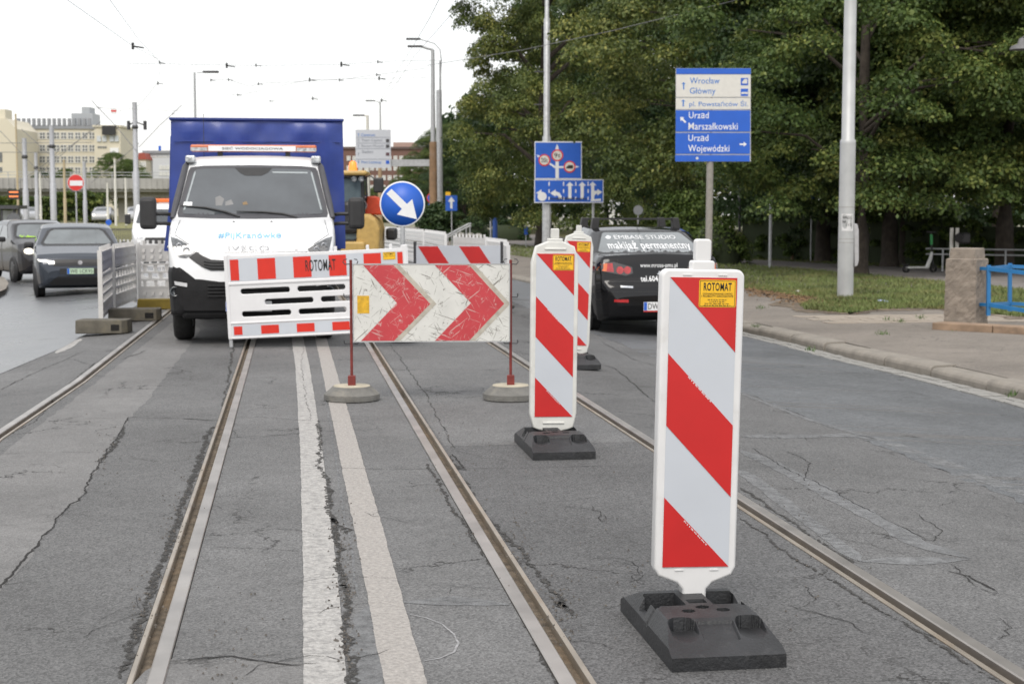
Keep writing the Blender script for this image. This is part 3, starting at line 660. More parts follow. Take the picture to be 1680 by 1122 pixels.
# ------------------------------------------------------------------ worn chevron board on two posts
def lump_base(parent, x, y, r=.225, h=.115, m=None):
    b = MB(); pr = [(r * .95, 0), (r, .008), (r, .052), (r * .95, .062), (r * .74, h - .014), (r * .68, h), (0, h)]; [b.lathe(pr[i:i + 2], 44, (x, y, 0)) for i in range(len(pr) - 1)]; o = b.build('concrete_foot', m or mat('concrete_foot', (.145, .142, .132), .92, var=.25, scale=9, bump=.5, bscale=60, dirt=.35, dcol=(.34, .31, .25), dscale=6), parent)
    MB().lathe([(r * .66, h), (r * .64, h + .006), (0, h + .006)], 32, (x, y, 0)).build('foot_cap', mat('sandy_concrete', (.40, .36, .28), .95, var=.2, scale=12), parent); return o
OXRED = mat('oxide_red_steel', (.17, .022, .018), .55, var=.25, scale=12, dirt=.35, dcol=(.10, .03, .02), dscale=10)
def scratched(nm, c, wear, wc):
    m = mat(nm, c, .5, var=.08, scale=6); n = m.node_tree; N = n.nodes; L = n.links; p = N['Principled BSDF']; src = p.inputs['Base Color'].links[0].from_socket
    tc = N.new('ShaderNodeTexCoord'); fac = None
    for rot, sc, th in ((.35, (2, 1, 34), .655), (1.1, (2.4, 1, 40), .66), (-.7, (2, 1, 30), .655), (1.9, (3, 1, 44), .66)):
        mp = N.new('ShaderNodeMapping'); mp.inputs['Rotation'].default_value = (0, rot, 0); mp.vector_type = 'TEXTURE'; mp.inputs['Scale'].default_value = [1 / q for q in sc]; L.new(tc.outputs['Object'], mp.inputs['Vector'])
        nz = N.new('ShaderNodeTexNoise'); nz.inputs['Scale'].default_value = 2.2; nz.inputs['Detail'].default_value = 3; L.new(mp.outputs[0], nz.inputs['Vector'])
        rp = N.new('ShaderNodeValToRGB'); rp.color_ramp.elements[0].position = th - wear * .02; rp.color_ramp.elements[1].position = th + .02; L.new(nz.outputs['Fac'], rp.inputs['Fac'])
        if fac is None: fac = rp.outputs[0]
        else:
            x = N.new('ShaderNodeMix'); x.data_type = 'RGBA'; x.blend_type = 'LIGHTEN'; x.inputs[0].default_value = 1; L.new(fac, x.inputs[6]); L.new(rp.outputs[0], x.inputs[7]); fac = x.outputs[2]
    n2 = N.new('ShaderNodeTexNoise'); n2.inputs['Scale'].default_value = 16; n2.inputs['Detail'].default_value = 8; n2.inputs['Roughness'].default_value = .75; L.new(tc.outputs['Object'], n2.inputs['Vector'])
    r2 = N.new('ShaderNodeValToRGB'); r2.color_ramp.elements[0].position = .605; r2.color_ramp.elements[1].position = .64; L.new(n2.outputs['Fac'], r2.inputs['Fac'])
    x = N.new('ShaderNodeMix'); x.data_type = 'RGBA'; x.blend_type = 'LIGHTEN'; x.inputs[0].default_value = 1; L.new(fac, x.inputs[6]); L.new(r2.outputs[0], x.inputs[7])
    y = N.new('ShaderNodeMix'); y.data_type = 'RGBA'; L.new(x.outputs[2], y.inputs[0]); L.new(src, y.inputs[6]); y.inputs[7].default_value = list(wc) + [1]; L.new(y.outputs[2], p.inputs['Base Color']); return m
CHW = scratched('scratched_white', (.60, .60, .57), .6, (.20, .19, .17)); CHR = scratched('scratched_red', (.47, .045, .055), .9, (.52, .33, .31))
gl = G(577, 657); gr = G(838, 656); cb_c = (gl + gr) / 2; ang = math.atan2(gr.y - gl.y, gr.x - gl.x)
t = thing('chevron_barrier', 'scratched red and white chevron board hung between two red posts', 'barrier', (cb_c.x, cb_c.y, .001), ang)
hw = (gr - gl).length / 2
def zat(py, g): return V(600, py, g).z
zt, zb = zat(434, cb_c), zat(560, cb_c); x0, x1 = -hw + .022, hw - .012
bd = MB().bb(x0, x1, -.012, .012, zb, zt).build('board', CHW, t, bevel=.002)
def n2(X, Y): return (x0 + (x1 - x0) * (X - 745) / 863, zt + (zb - zt) * (Y - 212) / 426)
for poly in ([(800, 216), (968, 216), (1170, 430), (968, 634), (785, 634), (985, 425)], [(1195, 216), (1385, 216), (1580, 430), (1385, 634), (1195, 634), (1395, 425)]):
    k_ = [(q[0] + 34, q[1]) for q in poly[1:4]]; MB().prism([n2(*q) for q in poly[1:4] + k_[::-1]], -.0136, -.0115).build('glue_edge', mat('aged_glue', (.42, .39, .33), .7, var=.2, scale=20, dirt=.3), bd)
    MB().prism([n2(*q) for q in poly], -.0142, -.0115).build('chevron', CHR, bd)
MB().prism([n2(*q) for q in ((766, 384), (832, 384), (832, 482), (766, 482))], -.0142, -.0115).build('sticker', mat('faded_sticker', (.62, .36, .02), .6, var=.2, scale=40, dirt=.3), bd)
fr = MB(); e = .006
for a in ((x0 - e, x1 + e, zt, zt + e), (x0 - e, x1 + e, zb - e, zb), (x0 - e, x0, zb, zt), (x1, x1 + e, zb, zt)): fr.bb(a[0], a[1], -.0155, .0155, a[2], a[3])
fr.build('board_edge', STEEL, bd)
for sx in (-1, 1):
    x = sx * hw; po = MB(); po.tube([(x, .03, .10), (x, .03, zt + .035)], .0115, 10); po = po.build('post', OXRED, t)
    MB().prism(rrect(x - .03, x + .03, .11, .20, .008), .0, .06).build('socket', OXRED, t, bevel=.004)
    for z in (zb - .02, (zt + zb) / 2 + .045, zt + .012):
        hk = MB()
        for s2 in (-1, 1):
            pts = [(x + s2 * .01, .02, z), (x + s2 * .05, .005, z), (x + s2 * .056, .002, z + .01), (x + s2 * .056, .0, z + .03)]
            if z > zt: pts = [(x + s2 * .01, .02, z - .01), (x + s2 * .045, .0, z - .012), (x + s2 * .06, -.004, z + .008), (x + s2 * .05, 0, z + .028), (x + s2 * .028, 0, z + .03)]
            hk.tube(pts, .0045, 6)
        hk.build('hook', DARKSTEEL, po)
    lump_base(t, x, .03)

# ------------------------------------------------------------------ white plastic barrier with red reflectors across the truck's nose
BARW = mat('barrier_white', (.68, .68, .69), .4, var=.03, dirt=.12, dcol=(.5, .48, .44))
BARR = mat('barrier_red', (.60, .025, .012), .4, var=.05)
g0 = G(378, 570); L_, H_ = 2.04, .96
tilt = R(2.6)
t = thing('plastic_barrier', 'white plastic barrier with red reflectors and black lettering across the truck front', 'barrier', (g0.x, g0.y, .0), -YAW * .75)
def bz(f): return .105 + f * (H_ - .105)
holes = []
def slot(x0, x1, zc, r=.036): holes.append(rrect(x0, x1, zc - r, zc + r, r * .96, 6))
for xs, zc in [((a, b), z) for z in (.585, .345) for a, b in ((.147, .713), (.783, 1.336), (1.41, 1.92))] + [((.41, .97), .465), ((1.04, 1.60), .465)]: slot(xs[0], xs[1], zc)
out = [(.0, .09), (L_, .09), (L_, H_ + .03), (L_ - .06, H_ + .03), (L_ - .065, H_), (.10, H_), (.04, H_ + .015), (0, H_ + .02)]
pn = link('panel', curve_mesh('panel', [out] + holes, .022, .007, 2), BARW, t, (0, 0, 0), (0, -tilt, 0)); pn.scale.z = 1.065
for z0, z1 in ((.655, .685), (.245, .265), (.09, .105)): MB().bb(.02, L_ - .02, -.032, -.02, z0, z1).build('moulded_rib', BARW, pn, bevel=.006)
MB().bb(-.012, .03, -.03, .03, .085, H_ + .015).build('end_post', BARW, pn, bevel=.008); MB().bb(L_ - .045, L_ + .0, -.03, .03, .085, H_ + .04).build('end_post', BARW, pn, bevel=.008)
for x in (.42, .80, 1.24, 1.60, 1.86): MB().bb(x - .018, x + .018, -.012, .012, H_, H_ + .055).build('stacking_stud', BARW, pn, bevel=.006)
MB().bb(.045, L_ - .05, -.0245, -.018, .695, .935).build('white_sheet', SHEETW, pn)
MB().bb(.045, L_ - .05, -.0245, -.018, .118, .235).build('white_sheet', SHEETW, pn)
for a, b in ((.055, .15), (.36, .56), (.76, .96), (1.16, 1.355), (1.55, 1.745), (1.93, 1.99)):
    MB().bb(a, b, -.0265, -.0235, .705, .925).build('red_reflector', BARR, pn); MB().bb(a, b, -.0265, -.0235, .13, .22).build('red_reflector', BARR, pn)
text(pn, 'ROTOMAT', BLACKT, .895, 1.235, .765, .885, -.0265, bold=.01)
sticker(pn, 1.77, 1.91, .85, .93, -.0265, False)
for x in (.012,): MB().tube([(x, 0, 0.004 if x < 1 else -.08), (x, 0, .12)], .022, 12).build('foot_peg', STEEL, pn)

# ------------------------------------------------------------------ pale fence panels on concrete blocks
FEN = mat('pale_grey_plastic', (.60, .59, .57), .55, var=.08, scale=5, dirt=.4, dcol=(.36, .33, .28), dscale=4)
def fence_mesh(Lf):
    m = MB(); m.bb(0, .05, -.03, .03, .05, 1.0); m.bb(Lf - .05, Lf, -.03, .03, .05, 1.0)
    m.bb(.05, Lf - .05, -.018, .018, .70, .975); m.bb(.05, Lf - .05, -.018, .018, .09, .265)
    for z in (.28, .40, .525, .655): m.bb(.05, Lf - .05, -.022, .022, z - .016, z + .016)
    for r_, z in enumerate((.34, .462, .59)):
        n = max(3, int(Lf / .3))
        for i in range(n): x = .12 + (i + (.5 if r_ % 2 else 0)) * (Lf - .2) / n; m.bb(x - .025, x + .025, -.016, .016, z - .05, z + .055)
    n = int(Lf / .13)
    for i in range(n):
        x = .10 + i * (Lf - .2) / (n - 1)
        for z in (.77, .88, .17): m.add([(x - .03, -.019, z - .03), (x + .015, -.034, z - .03), (x + .03, -.034, z + .03), (x - .015, -.019, z + .03), (x + .03, -.018, z - .03), (x + .045, -.018, z + .03)], [(0, 1, 2, 3), (1, 4, 5, 2)])
    return m
def fence(lab, a, b, m=FEN, grp='pale fence panels beside the track', studs=True, blocks=None, nm='fence_panel'):
    a = Vector(a); b = Vector(b); Lf = (b - a).length
    t = thing(nm, lab, 'fence panel', (a.x, a.y, a.z + .05), math.atan2(b.y - a.y, b.x - a.x), grp)
    fence_mesh(Lf).build('panel', m, t, bevel=0)
    if studs:
        n = int(Lf / .2)
        for i in range(n): x = .12 + i * (Lf - .24) / max(1, n - 1); MB().bb(x - .022, x + .022, -.014, .014, .97, 1.045).build('stacking_stud', m, t)
    return t
BLK = mat('dark_concrete_block', (.115, .105, .085), .92, var=.3, scale=6, bump=.4, dirt=.4, dcol=(.20, .17, .10), dscale=4)
YBLK = mat('yellow_beam_paint', (.20, .145, .02), .8, var=.3, scale=4, dirt=.5, dcol=(.06, .05, .03))
def block(lab, c, rz, sx=.64, sy=.36, h=.17, m=BLK):
    t = thing('concrete_block', lab, 'block', (c[0], c[1], zroad(c[0] + .3) + .0045), rz, 'fence blocks')
    out = [(-sx / 2, -sy / 2), (sx / 2 - .06, -sy / 2), (sx / 2, -sy / 2 + .08), (sx / 2, sy / 2), (-sx / 2, sy / 2)]
    mb = MB(); k = len(out); mb.add([(x, y, 0) for x, y in out] + [(x * .985, y * .97, h) for x, y in out], [tuple(range(k))[::-1], tuple(range(k, 2 * k))] + [(i, (i + 1) % k, (i + 1) % k + k, i + k) for i in range(k)])
    mb.build('body', m, t, bevel=.012); MB().bb(sx * .20, sx * .36, -sy / 2 - .006, -sy / 2 + .05, .04, .115).build('lifting_slot', TAR, t); return t
F0 = GR(166, 541); F1 = GR(183, 522); F2 = GR(222, 505); F3 = GR(300, 499)
fence('pale fence panel standing end-on with its foot in the first concrete block', F0, F1)
fence('dusty middle fence panel between two other pale panels', F1 + Vector((.03, .05, 0)), F2)
fence('broad pale fence panel running behind the truck bumper', F2 + Vector((.04, .05, 0)), F3)
c = GR(171, 549); block('dark concrete block holding the end-on fence panel', (c.x, c.y), -.12)
c = GR(222, 527); block('concrete block under the joint of the pale fence panels, next to the rail', (c.x, c.y), .03, .72)
c = GR(262, 508); t = block('mossy yellow beam under the broad fence panel', (c.x + .15, c.y + .1), .02, 1.0, .22, .16, YBLK)

# ------------------------------------------------------------------ blue keep-right sign on its stand
gb = G(667, 561)
t = thing('arrow_sign', 'round blue sign with white arrow pointing down right', 'traffic sign', (gb.x, gb.y, .001), -YAW)
c = V(660, 335, gb); rr = V(697, 335, gb).x - V(660, 335, gb).x; lx = -(.03); zc = c.z
pc = -.04
MB().tube([(pc, .03, .1), (pc, .03, zc + .1)], .027, 12).build('post', STEEL, t); lump_base(t, pc, .03, .21, .10, RUBBER)
mx = Matrix.Translation((pc, 0, zc)) @ Matrix.Rotation(R(90), 4, 'X')
dk = MB(); dk.lathe([(0, .0), (rr, .0), (rr, -.004), (0, -.004)], 56, mx=mx); MB().lathe([(0, .0), (rr, 0), (rr + .004, -.002), (rr + .004, -.02), (rr - .01, -.02)], 56, mx=mx).build('disc', SIGNWHITE, t)
MB().lathe([(0, .0028), (rr - .012, .0028), (rr - .012, .0005)], 56, mx=mx).build('blue_face', SIGNBLUE, t)
def s4(X, Y): return (pc + (X - 592) / 213 * rr * 1.0, zc - (Y - 560) / 213 * rr)
MB().prism([s4(*q) for q in ((490, 417), (441, 463), (587, 607), (540, 660), (731, 705), (687, 514), (637, 560))], -.0055, -.002).build('arrow', SIGNWHITE, t)
# ------------------------------------------------------------------ vehicles
def body_mesh(top, bot, plan, belt, tum, crown=.04, n=64, L=4.4, ys=None, low=.94):
    ys = ys or sorted(set([L * (1 - math.cos(math.pi * i / n)) / 2 for i in range(n + 1)] + [p[0] for p in top]))
    secs = []
    for y in ys:
        zt = interp(top, y); zb = min(interp(bot, y), zt - .05); w = interp(plan, y)
        def X(z):
            if z <= belt: k = (z - zb) / max(.05, belt - zb); return w * (low + (1 - low) * math.sin(math.pi * min(1, max(0, k)) * .72) / 1.0)
            return w * (low + (1 - low) * math.sin(math.pi * .72)) - tum * (z - belt)
        q = [(w * .45, zb), (X(zb) * .93, zb)]
        for f in (.02, .12, .25, .4, .55, .7, .82, .92): z = zb + f * (zt - .03 - zb); q.append((X(z), z))
        xt = X(zt); q += [(xt - .012, zt - .012), (xt - .045, zt + crown * .12), (xt * .78, zt + crown * .5), (xt * .45, zt + crown * .85), (xt * .15, zt + crown)]
        secs.append([(x, y, z) for x, z in q] + [(-x, y, z) for x, z in q[::-1]])
    m = MB(); m.loft(secs); return m
TY = {}
def wheel_mesh(r, w):
    if (r, w) not in TY:
        mx = Matrix.Rotation(R(90), 4, 'Y'); h = w / 2
        t = MB(); t.lathe([(r * .62, -h * .9), (r * .9, -h), (r * .98, -h * .75), (r, -h * .3), (r, h * .3), (r * .98, h * .75), (r * .9, h), (r * .62, h * .9), (r * .62, -h * .9)], 32, mx=mx)
        q = MB()
        for s in (-1, 1): q.lathe([(r * .63, s * h * .85), (r * .56, s * h * .7), (r * .5, s * h * .35), (0, s * h * .45)], 32, mx=mx)
        for i in range(5):
            a = i * 2 * math.pi / 5
            for s in (-1, 1): q.bar((s * h * .62, math.cos(a) * r * .1, math.sin(a) * r * .1), (s * h * .66, math.cos(a) * r * .6, math.sin(a) * r * .6), r * .15, .02)
        TY[(r, w)] = (t.mesh('wheel'), q.mesh('rim'))
    return TY[(r, w)]
RIM = mat('alloy_rim', (.35, .36, .37), .35, .8)
def wheels(t, pos, r, w):
    a, b = wheel_mesh(r, w)
    for x, y in pos:
        o = link('wheel', a, TYRE, t, (x, y, r)); link('rim', b, RIM, o)
def decal(t, bvh, nm, m, poly, off=.006, sign=1, cut=.07): return link(nm, project(poly_mesh(nm, poly), bvh, 'y', sign, off, cut), m, t)
def sdecal(t, bvh, nm, m, poly, side, off=.006): return link(nm, project(poly_mesh_x(nm, poly), bvh, 'x', -side, off, .12), m, t)
def sym(poly): return poly + [(-x, z) for x, z in poly[::-1]]
def mir(poly): return [(-x, z) for x, z in poly]
def plate(t, s, x, y, z, w=.52, h=.114, green=False, n=None):
    p = MB().bb(x - w / 2, x + w / 2, y - .012, y, z - h / 2, z + h / 2).build('number_plate', mat('green_plate', (.46, .60, .44), .5) if green else SIGNWHITE, t)
    MB().bb(x - w / 2 + .003, x - w / 2 + .045, y - .0135, y - .011, z - h / 2 + .003, z + h / 2 - .003).build('country_band', SIGNBLUE, p)
    if s: text(p, s, BLACKT, x - w / 2 + .06, x + w / 2 - .02, z - h * .34, z + h * .34, y - .012, bold=.005)
    return p
def paint(nm, c, rough=.25, metal=0, coat=.35): return mat(nm, c, rough, metal, var=.03, scale=2, coat=coat)
def arches(t, body_w, pos, r):
    for y in pos:
        for s in (-1, 1):
            mx = Matrix.Translation((s * (body_w + .004), y, r * .98)) @ Matrix.Rotation(R(90), 4, 'Y')
            m = MB(); m.lathe([(0, 0), (r * 1.16, 0), (r * 1.2, -s * .05)], 28, mx=mx); m.build('wheel_arch', BLKPL, t)

# ---- white flatbed truck with blue tarpaulin body, nose towards the camera
gt = G(411, 569); TRX = -.44; TRY = gt.y + .25
truck = thing('tarpaulin_truck', 'white truck cab with blue tarpaulin body, nose behind the white barrier', 'truck', (TRX, TRY, 0), 0)
TW = mat('truck_white', (.74, .75, .76), .3, var=.02, coat=.6, dirt=.1, dcol=(.55, .53, .5))
top = [(0, .62), (.03, .88), (.07, 1.02), (.12, 1.13), (.2, 1.2), (.35, 1.27), (.6, 1.36), (.86, 1.43), (.95, 1.46), (1.1, 1.62), (1.52, 2.07), (1.62, 2.14), (1.8, 2.19), (2.2, 2.21), (2.36, 2.2), (2.4, 2.1)]
cab = body_mesh(top, [(0, .44), (.05, .37), (.4, .34), (2.4, .5)], [(0, .78), (.03, .85), (.08, .90), (.16, .935), (.3, .955), (.6, .97), (2.4, .98)], 1.42, .20, .035, 80, 2.4, low=.965).build('cab', TW, truck)
bv = bvh_of(cab)
def tf(px, py): return ((px - 411) / 142.5, 1.5 - (py - 351) / 142.5)     # photo pixel on the nose plane -> metres
def tw(px, py): return ((px - 415) / 132.5, 1.5 - (py - 351) / 132.5)     # on the windscreen
hood = lambda px, py: ((px - 411) / 139, 1.5 - (py - 351) / 139)
PIL = mat('grey_pillar_trim', (.055, .055, .062), .5)
decal(truck, bv, 'windscreen_surround', PIL, sym([(0, 2.10), (-.6, 2.09), (-.76, 2.07), (-.785, 2.03), (-.895, 1.51), (-.88, 1.46), (-.5, 1.445), (0, 1.44)])[:-1], .006)
TGL = mat('truck_glass', (.06, .068, .075), .07, var=.35, scale=1.5, spec=.9, coat=.5)
wsc = decal(truck, bv, 'windscreen', TGL, sym([(0, 2.06), (-.6, 2.05), (-.69, 2.04), (-.73, 2.0), (-.84, 1.54), (-.82, 1.50), (-.5, 1.49), (0, 1.49)])[:-1], .012)
decal(truck, bv, 'mirror_housing', BLKPL, [tw(*p) for p in ((385, 276), (445, 276), (438, 284), (428, 289), (402, 289), (393, 284))], .016)
decal(truck, bv, 'permit_sticker', SIGNWHITE, [tw(*p) for p in ((306, 332), (319, 332), (319, 338), (305, 338))], .016)
for q, c_ in ((((355, 325), (362, 322), (369, 327), (366, 338), (356, 338)), (.17, .17, .17)), (((371, 332), (380, 328), (384, 336), (371, 338)), (.2, .2, .2)), (((398, 333), (404, 331), (407, 336), (399, 337)), (.2, .13, .06))):
    decal(truck, bv, 'dashboard_item', mat('dash_item_%d' % int(c_[2] * 100), c_, .6), [tw(*p) for p in q], .0135)
def surf(x, z, off=.03):
    h = bv.ray_cast(Vector((x, -8, z)), Vector((0, 1, 0)), 20); return (h[0] + Vector((0, -off, 0))) if h[0] else Vector((x, 1, z))
for pts, mid in ((((301, 338), (340, 341), (372, 348), (394, 356)), 1), (((389, 347), (430, 348), (462, 351), (484, 357)), 1)):
    w_ = MB(); w_.tube([surf(*tw(*p)) for p in pts], [.006, .012, .014, .012], 6); w_.build('wiper', BLKPL, truck)
BUMP = mat('bumper_plastic', (.014, .014, .015), .6, var=.15, bump=.2, spec=.2)
half = [(270, 437), (285, 436), (300, 444), (310, 450), (318, 457), (340, 461), (371, 461), (411, 462)]
decal(truck, bv, 'bumper', BUMP, sym([tf(*p) for p in half[::-1]][::-1] + [])[:0] or ([tf(*p) for p in half] + [tf(822 - p[0], p[1]) for p in half[-2::-1]] + [tf(*p) for p in ((553, 500), (518, 512), (411, 515), (304, 512), (269, 500))]), .012, 1, .06)
MB().bb(-.80, .80, .02, .35, .30, .44).build('bumper_skirt', BUMP, truck, bevel=.05)
bs = body_mesh([(y - .014 if y else y, min(z + .008, .90)) for y, z in top], [(0, .40), (.05, .345), (.4, .32), (2.4, .5)], [(0, .795), (.03, .865), (.08, .915), (.16, .95), (.3, .97), (.6, .985), (2.4, .98)], 1.42, .15, .0, 80, .62, ys=[-.014 + .01 * i for i in range(12)] + [.13 + .04 * i for i in range(11)], low=.965)
bs.v = [(x, y, z if z < .73 or abs(x) > .80 else .73 + (z - .73) * max(0, min(1, (abs(x) - .60) / .2))) for x, y, z in bs.v]
bs.build('bumper_shell', BUMP, truck)
GRL = mat('grille_black', (.012, .012, .013), .4)
gh = [(310, 421), (322, 412), (332, 419), (345, 425), (371, 427), (411, 427)]; gl_ = [(411, 443), (371, 443), (345, 443), (331, 437), (318, 428)]
gp_ = [tf(*p) for p in gh] + [tf(822 - p[0], p[1]) for p in gh[-2::-1]] + [tf(822 - p[0], p[1]) for p in gl_[::-1]] + [tf(*p) for p in gl_[1:]]
grl = decal(truck, bv, 'grille', GRL, gp_, .010)
for z in (430, 434.5, 439):
    a = [tf(x, z + (0 if 340 < x < 482 else -2)) for x in range(334, 489, 14)]; b_ = MB(); b_.tube([surf(x, zz, .018) for x, zz in a], .007, 5); b_.build('slat', BLKPL, grl)
for s in (-1, 1):
    MB().tube([(s * (.955 - .2 * (z - 1.42)), y, z + .004) for y, z in ((.93, 1.44), (1.1, 1.62), (1.31, 1.845), (1.52, 2.07), (1.585, 2.115))], [.03, .042, .042, .04, .02], 10).build('windscreen_pillar', PIL, truck)
HLAMP = mat('headlamp_glass', (.10, .105, .11), .1, .3, var=.6, scale=30, coat=1)
for s in (1, -1):
    f = (lambda p: tf(*p)) if s == 1 else (lambda p: tf(822 - p[0], p[1]))
    h = decal(truck, bv, 'headlight', HLAMP, [f(p) for p in ((279, 388), (290, 391), (305, 399), (321, 409), (314, 416), (306, 422), (295, 421), (286, 412))], .013, 1, .04)
    for px, py, r_ in ((294, 403, .035), (306, 410, .038)):
        p = surf(*f((px, py)), .012); MB().lathe([(r_, 0), (r_ * .9, .012), (r_ * .4, -.004), (0, -.006)], 16, mx=Matrix.Translation(p) @ Matrix.Rotation(R(90), 4, 'X')).build('reflector', mat('lamp_reflector', (.35, .36, .38), .25, .8), h)
    decal(truck, bv, 'running_light', mat('light_strip', (.55, .55, .56), .3), [f(p) for p in ((280, 459), (307, 463), (307, 469), (282, 465))], .02)
    p = surf(*f((287, 477)), .015); MB().lathe([(.058, 0), (.06, .02), (.045, .02), (.04, -.0), (0, -.005)], 20, mx=Matrix.Translation(p) @ Matrix.Rotation(R(90), 4, 'X')).build('fog_light', GLASSD, truck)
    # mirrors on two arms
    mx_ = s * -1
    hs = MB(); X0, X1 = sorted((mx_ * 1.14, mx_ * 1.335)); hs.bb(X0, X1, .93, 1.10, 1.315, 1.70); mo = hs.build('mirror', BLKPL, truck, bevel=.05, seg=3)
    for z in (1.50, 1.385): MB().tube([(mx_ * .95, 1.1, z - .01), (mx_ * 1.05, 1.03, z), (mx_ * 1.2, 1.02, z)], .022, 8).build('mirror_arm', BLKPL, mo)
    MB().bb(mx_ * .765 - .06, mx_ * .765 + .06, 1.5, 1.65, 2.125, 2.215).build('marker_lamp', LAMPG, truck, bevel=.02)
    MB().tube([surf(s * .22, 1.405, -.02), surf(s * .22, 1.405, .012)], .011, 8).build('washer_jet', BLKPL, truck)
me = text_mesh('#PijKranówkę', -.385, .335, 1.205, 1.285, bold=.012, depth=0); project(me, bv, 'y', 1, .014, .05); link('lettering', me, mat('light_blue_print', (.20, .46, .70), .5), truck)
me = text_mesh('IVECO', -.27, .20, 1.085, 1.14, bold=.014, depth=0); project(me, bv, 'y', 1, .016, .05); link('emblem', me, mat('dull_chrome', (.30, .31, .33), .4, .2), truck)
plate(truck, '', -.04, -.05, .447)
for s in (-1, 1):
    decal(truck, bv, 'panel_gap', GRL, [(s * .885, 1.262), (s * .878, 1.262), (s * .845, 1.425), (s * .852, 1.425)], .004, 1, .04); decal(truck, bv, 'panel_gap', GRL, [(s * .88, 1.262), (s * .70, 1.15), (s * .702, 1.144), (s * .882, 1.256)], .004, 1, .04)
decal(truck, bv, 'nose_line', PIL, sym([(-.62, 1.065), (-.62, 1.06)]), .004, 1, .04)
for z_ in (.56, .60, .64, .68): MB().bb(-.5, .5, -.034, -.018, z_, z_ + .014).build('intake_slat', GRL, truck)
decal(truck, bv, 'glass_edge', mat('seam_reflection', (.30, .33, .34), .3), [(-.70, 2.025), (-.715, 2.01), (-.825, 1.55), (-.805, 1.55), (-.70, 1.99)], .016, 1, .04); decal(truck, bv, 'glass_edge', mat('seam_reflection', (.3, .33, .34)), [(.70, 2.025), (.715, 2.01), (.825, 1.55), (.805, 1.55), (.70, 1.99)], .016, 1, .04); decal(truck, bv, 'glass_edge', mat('seam_reflection', (.3, .33, .34)), [(.22, 2.02), (.66, 2.015), (.66, 1.995), (.24, 2.0)], .016, 1, .04)  # pale strips paint the whitish reflection on the seam frame inside the glass
wheels(truck, [(-.83, .92), (.83, .92), (-.80, 4.6), (.80, 4.6)], .365, .225)
lb = MB(); lb.bb(-.78, .78, 1.78, 2.05, 2.275, 2.36); bar = lb.build('light_bar', mat('amber_bar', (.62, .14, .04), .3, trans=.2), truck, bevel=.02)
MB().bb(-.56, .52, 1.765, 1.79, 2.28, 2.345).build('bar_panel', SIGNWHITE, bar)
text(bar, 'SIEĆ WODOCIĄGOWA', BLACKT, -.39, .36, 2.29, 2.335, 1.764, bold=.01)
for a, b in ((-.775, -.57), (.53, .775)): MB().bb(a, b, 1.77, 1.80, 2.28, 2.325).build('bar_lens', LAMPG, bar)
for x in (-.42, .42): MB().bb(x - .03, x + .03, 1.82, 2.0, 2.2, 2.285).build('bar_foot', BLKPL, bar)
MB().tube([(-.62, 1.9, 2.2), (-.62, 1.92, 2.75)], .004, 5).build('aerial', BLKPL, truck)
# tarpaulin body
TARP = mat('blue_tarpaulin', (.014, .038, .215), .42, var=.2, scale=2.5, bump=.5, bscale=5, coat=.15)
bx0, bx1, by0, by1, bz0, bz1 = -1.07, 1.135, 2.55, 6.7, 1.04, 2.73
tr = random.Random(2); tb = MB(); nx, nz = 34, 26; vs = []
for i in range(nx + 1):
    for j in range(nz + 1):
        u, v = i / nx, j / nz; x = bx0 + (bx1 - bx0) * u; z = bz0 + (bz1 - bz0) * v
        w = .026 * math.sin(u * 9 + v * 3) * math.sin(v * 7 + u * 2) + .014 * math.sin(u * 17 - v * 13 + math.sin(v * 9)) * math.sin(v * 5 + 1) + .016 * math.sin(u * 23 + v * 11) * (1 - v) + .02 * math.exp(-((v - .9) / .08) ** 2) * math.sin(u * 40)
        x += .025 * (1 - v) * (1 if u > .5 else -1) * (abs(u - .5) * 2) ** 6; edge = min(1, 12 * min(u, 1 - u, v + .02, 1 - v))
        vs.append((x, by0 + .02 - .035 * edge + w * edge, z - (.02 * u if j == nz else 0)))
tb.add(vs, [(i * (nz + 1) + j, (i + 1) * (nz + 1) + j, (i + 1) * (nz + 1) + j + 1, i * (nz + 1) + j + 1) for i in range(nx) for j in range(nz)], True)
tp = tb.build('tarpaulin', TARP, truck)
MB().bb(bx0 + .012, bx1 - .012, by0 + .035, by1, bz0, bz1 - .03).build('tarpaulin_cover', TARP, truck, bevel=.03)
MB().bb(bx0 - .02, bx1 + .015, by0 - .02, by1, bz1 - .025, bz1 + .008).build('roof_edge', mat('tarpaulin_hem', (.012, .03, .17), .5), truck, bevel=.008)
MB().bb(bx0 + .03, bx1 - .03, by0 - .028, by0 - .012, 2.43, 2.445).build('weld_seam', MATS['blue_tarpaulin'], truck)
hm = MB(); hm.prism([(bx0 - .012, 2.5), (bx0 - .045, 1.6), (bx0 - .12, 1.02), (bx0 + .02, 1.0), (bx0 + .02, 2.5)], by0 + .04, by0 + .07); fl = hm.build('loose_flap', TARP, truck)
MB().lathe([(.018, 0), (.018, .006), (.009, .006)], 12, mx=Matrix.Translation((bx0 - .06, by0 + .04, 1.07)) @ Matrix.Rotation(R(90), 4, 'X')).build('eyelet', CHROME, fl)
MB().bb(-1.1, 1.1, 2.6, 6.7, .82, 1.04).build('load_bed', mat('bed_grey', (.20, .2, .21), .6), truck); MB().bb(-.45, .45, .9, 6.5, .5, .8).build('chassis', BLKPL, truck)
for s in (-1, 1): MB().bb(s * .98 - .02, s * .98 + .02, 4.0, 5.2, .45, .82).build('mudguard', BLKPL, truck)

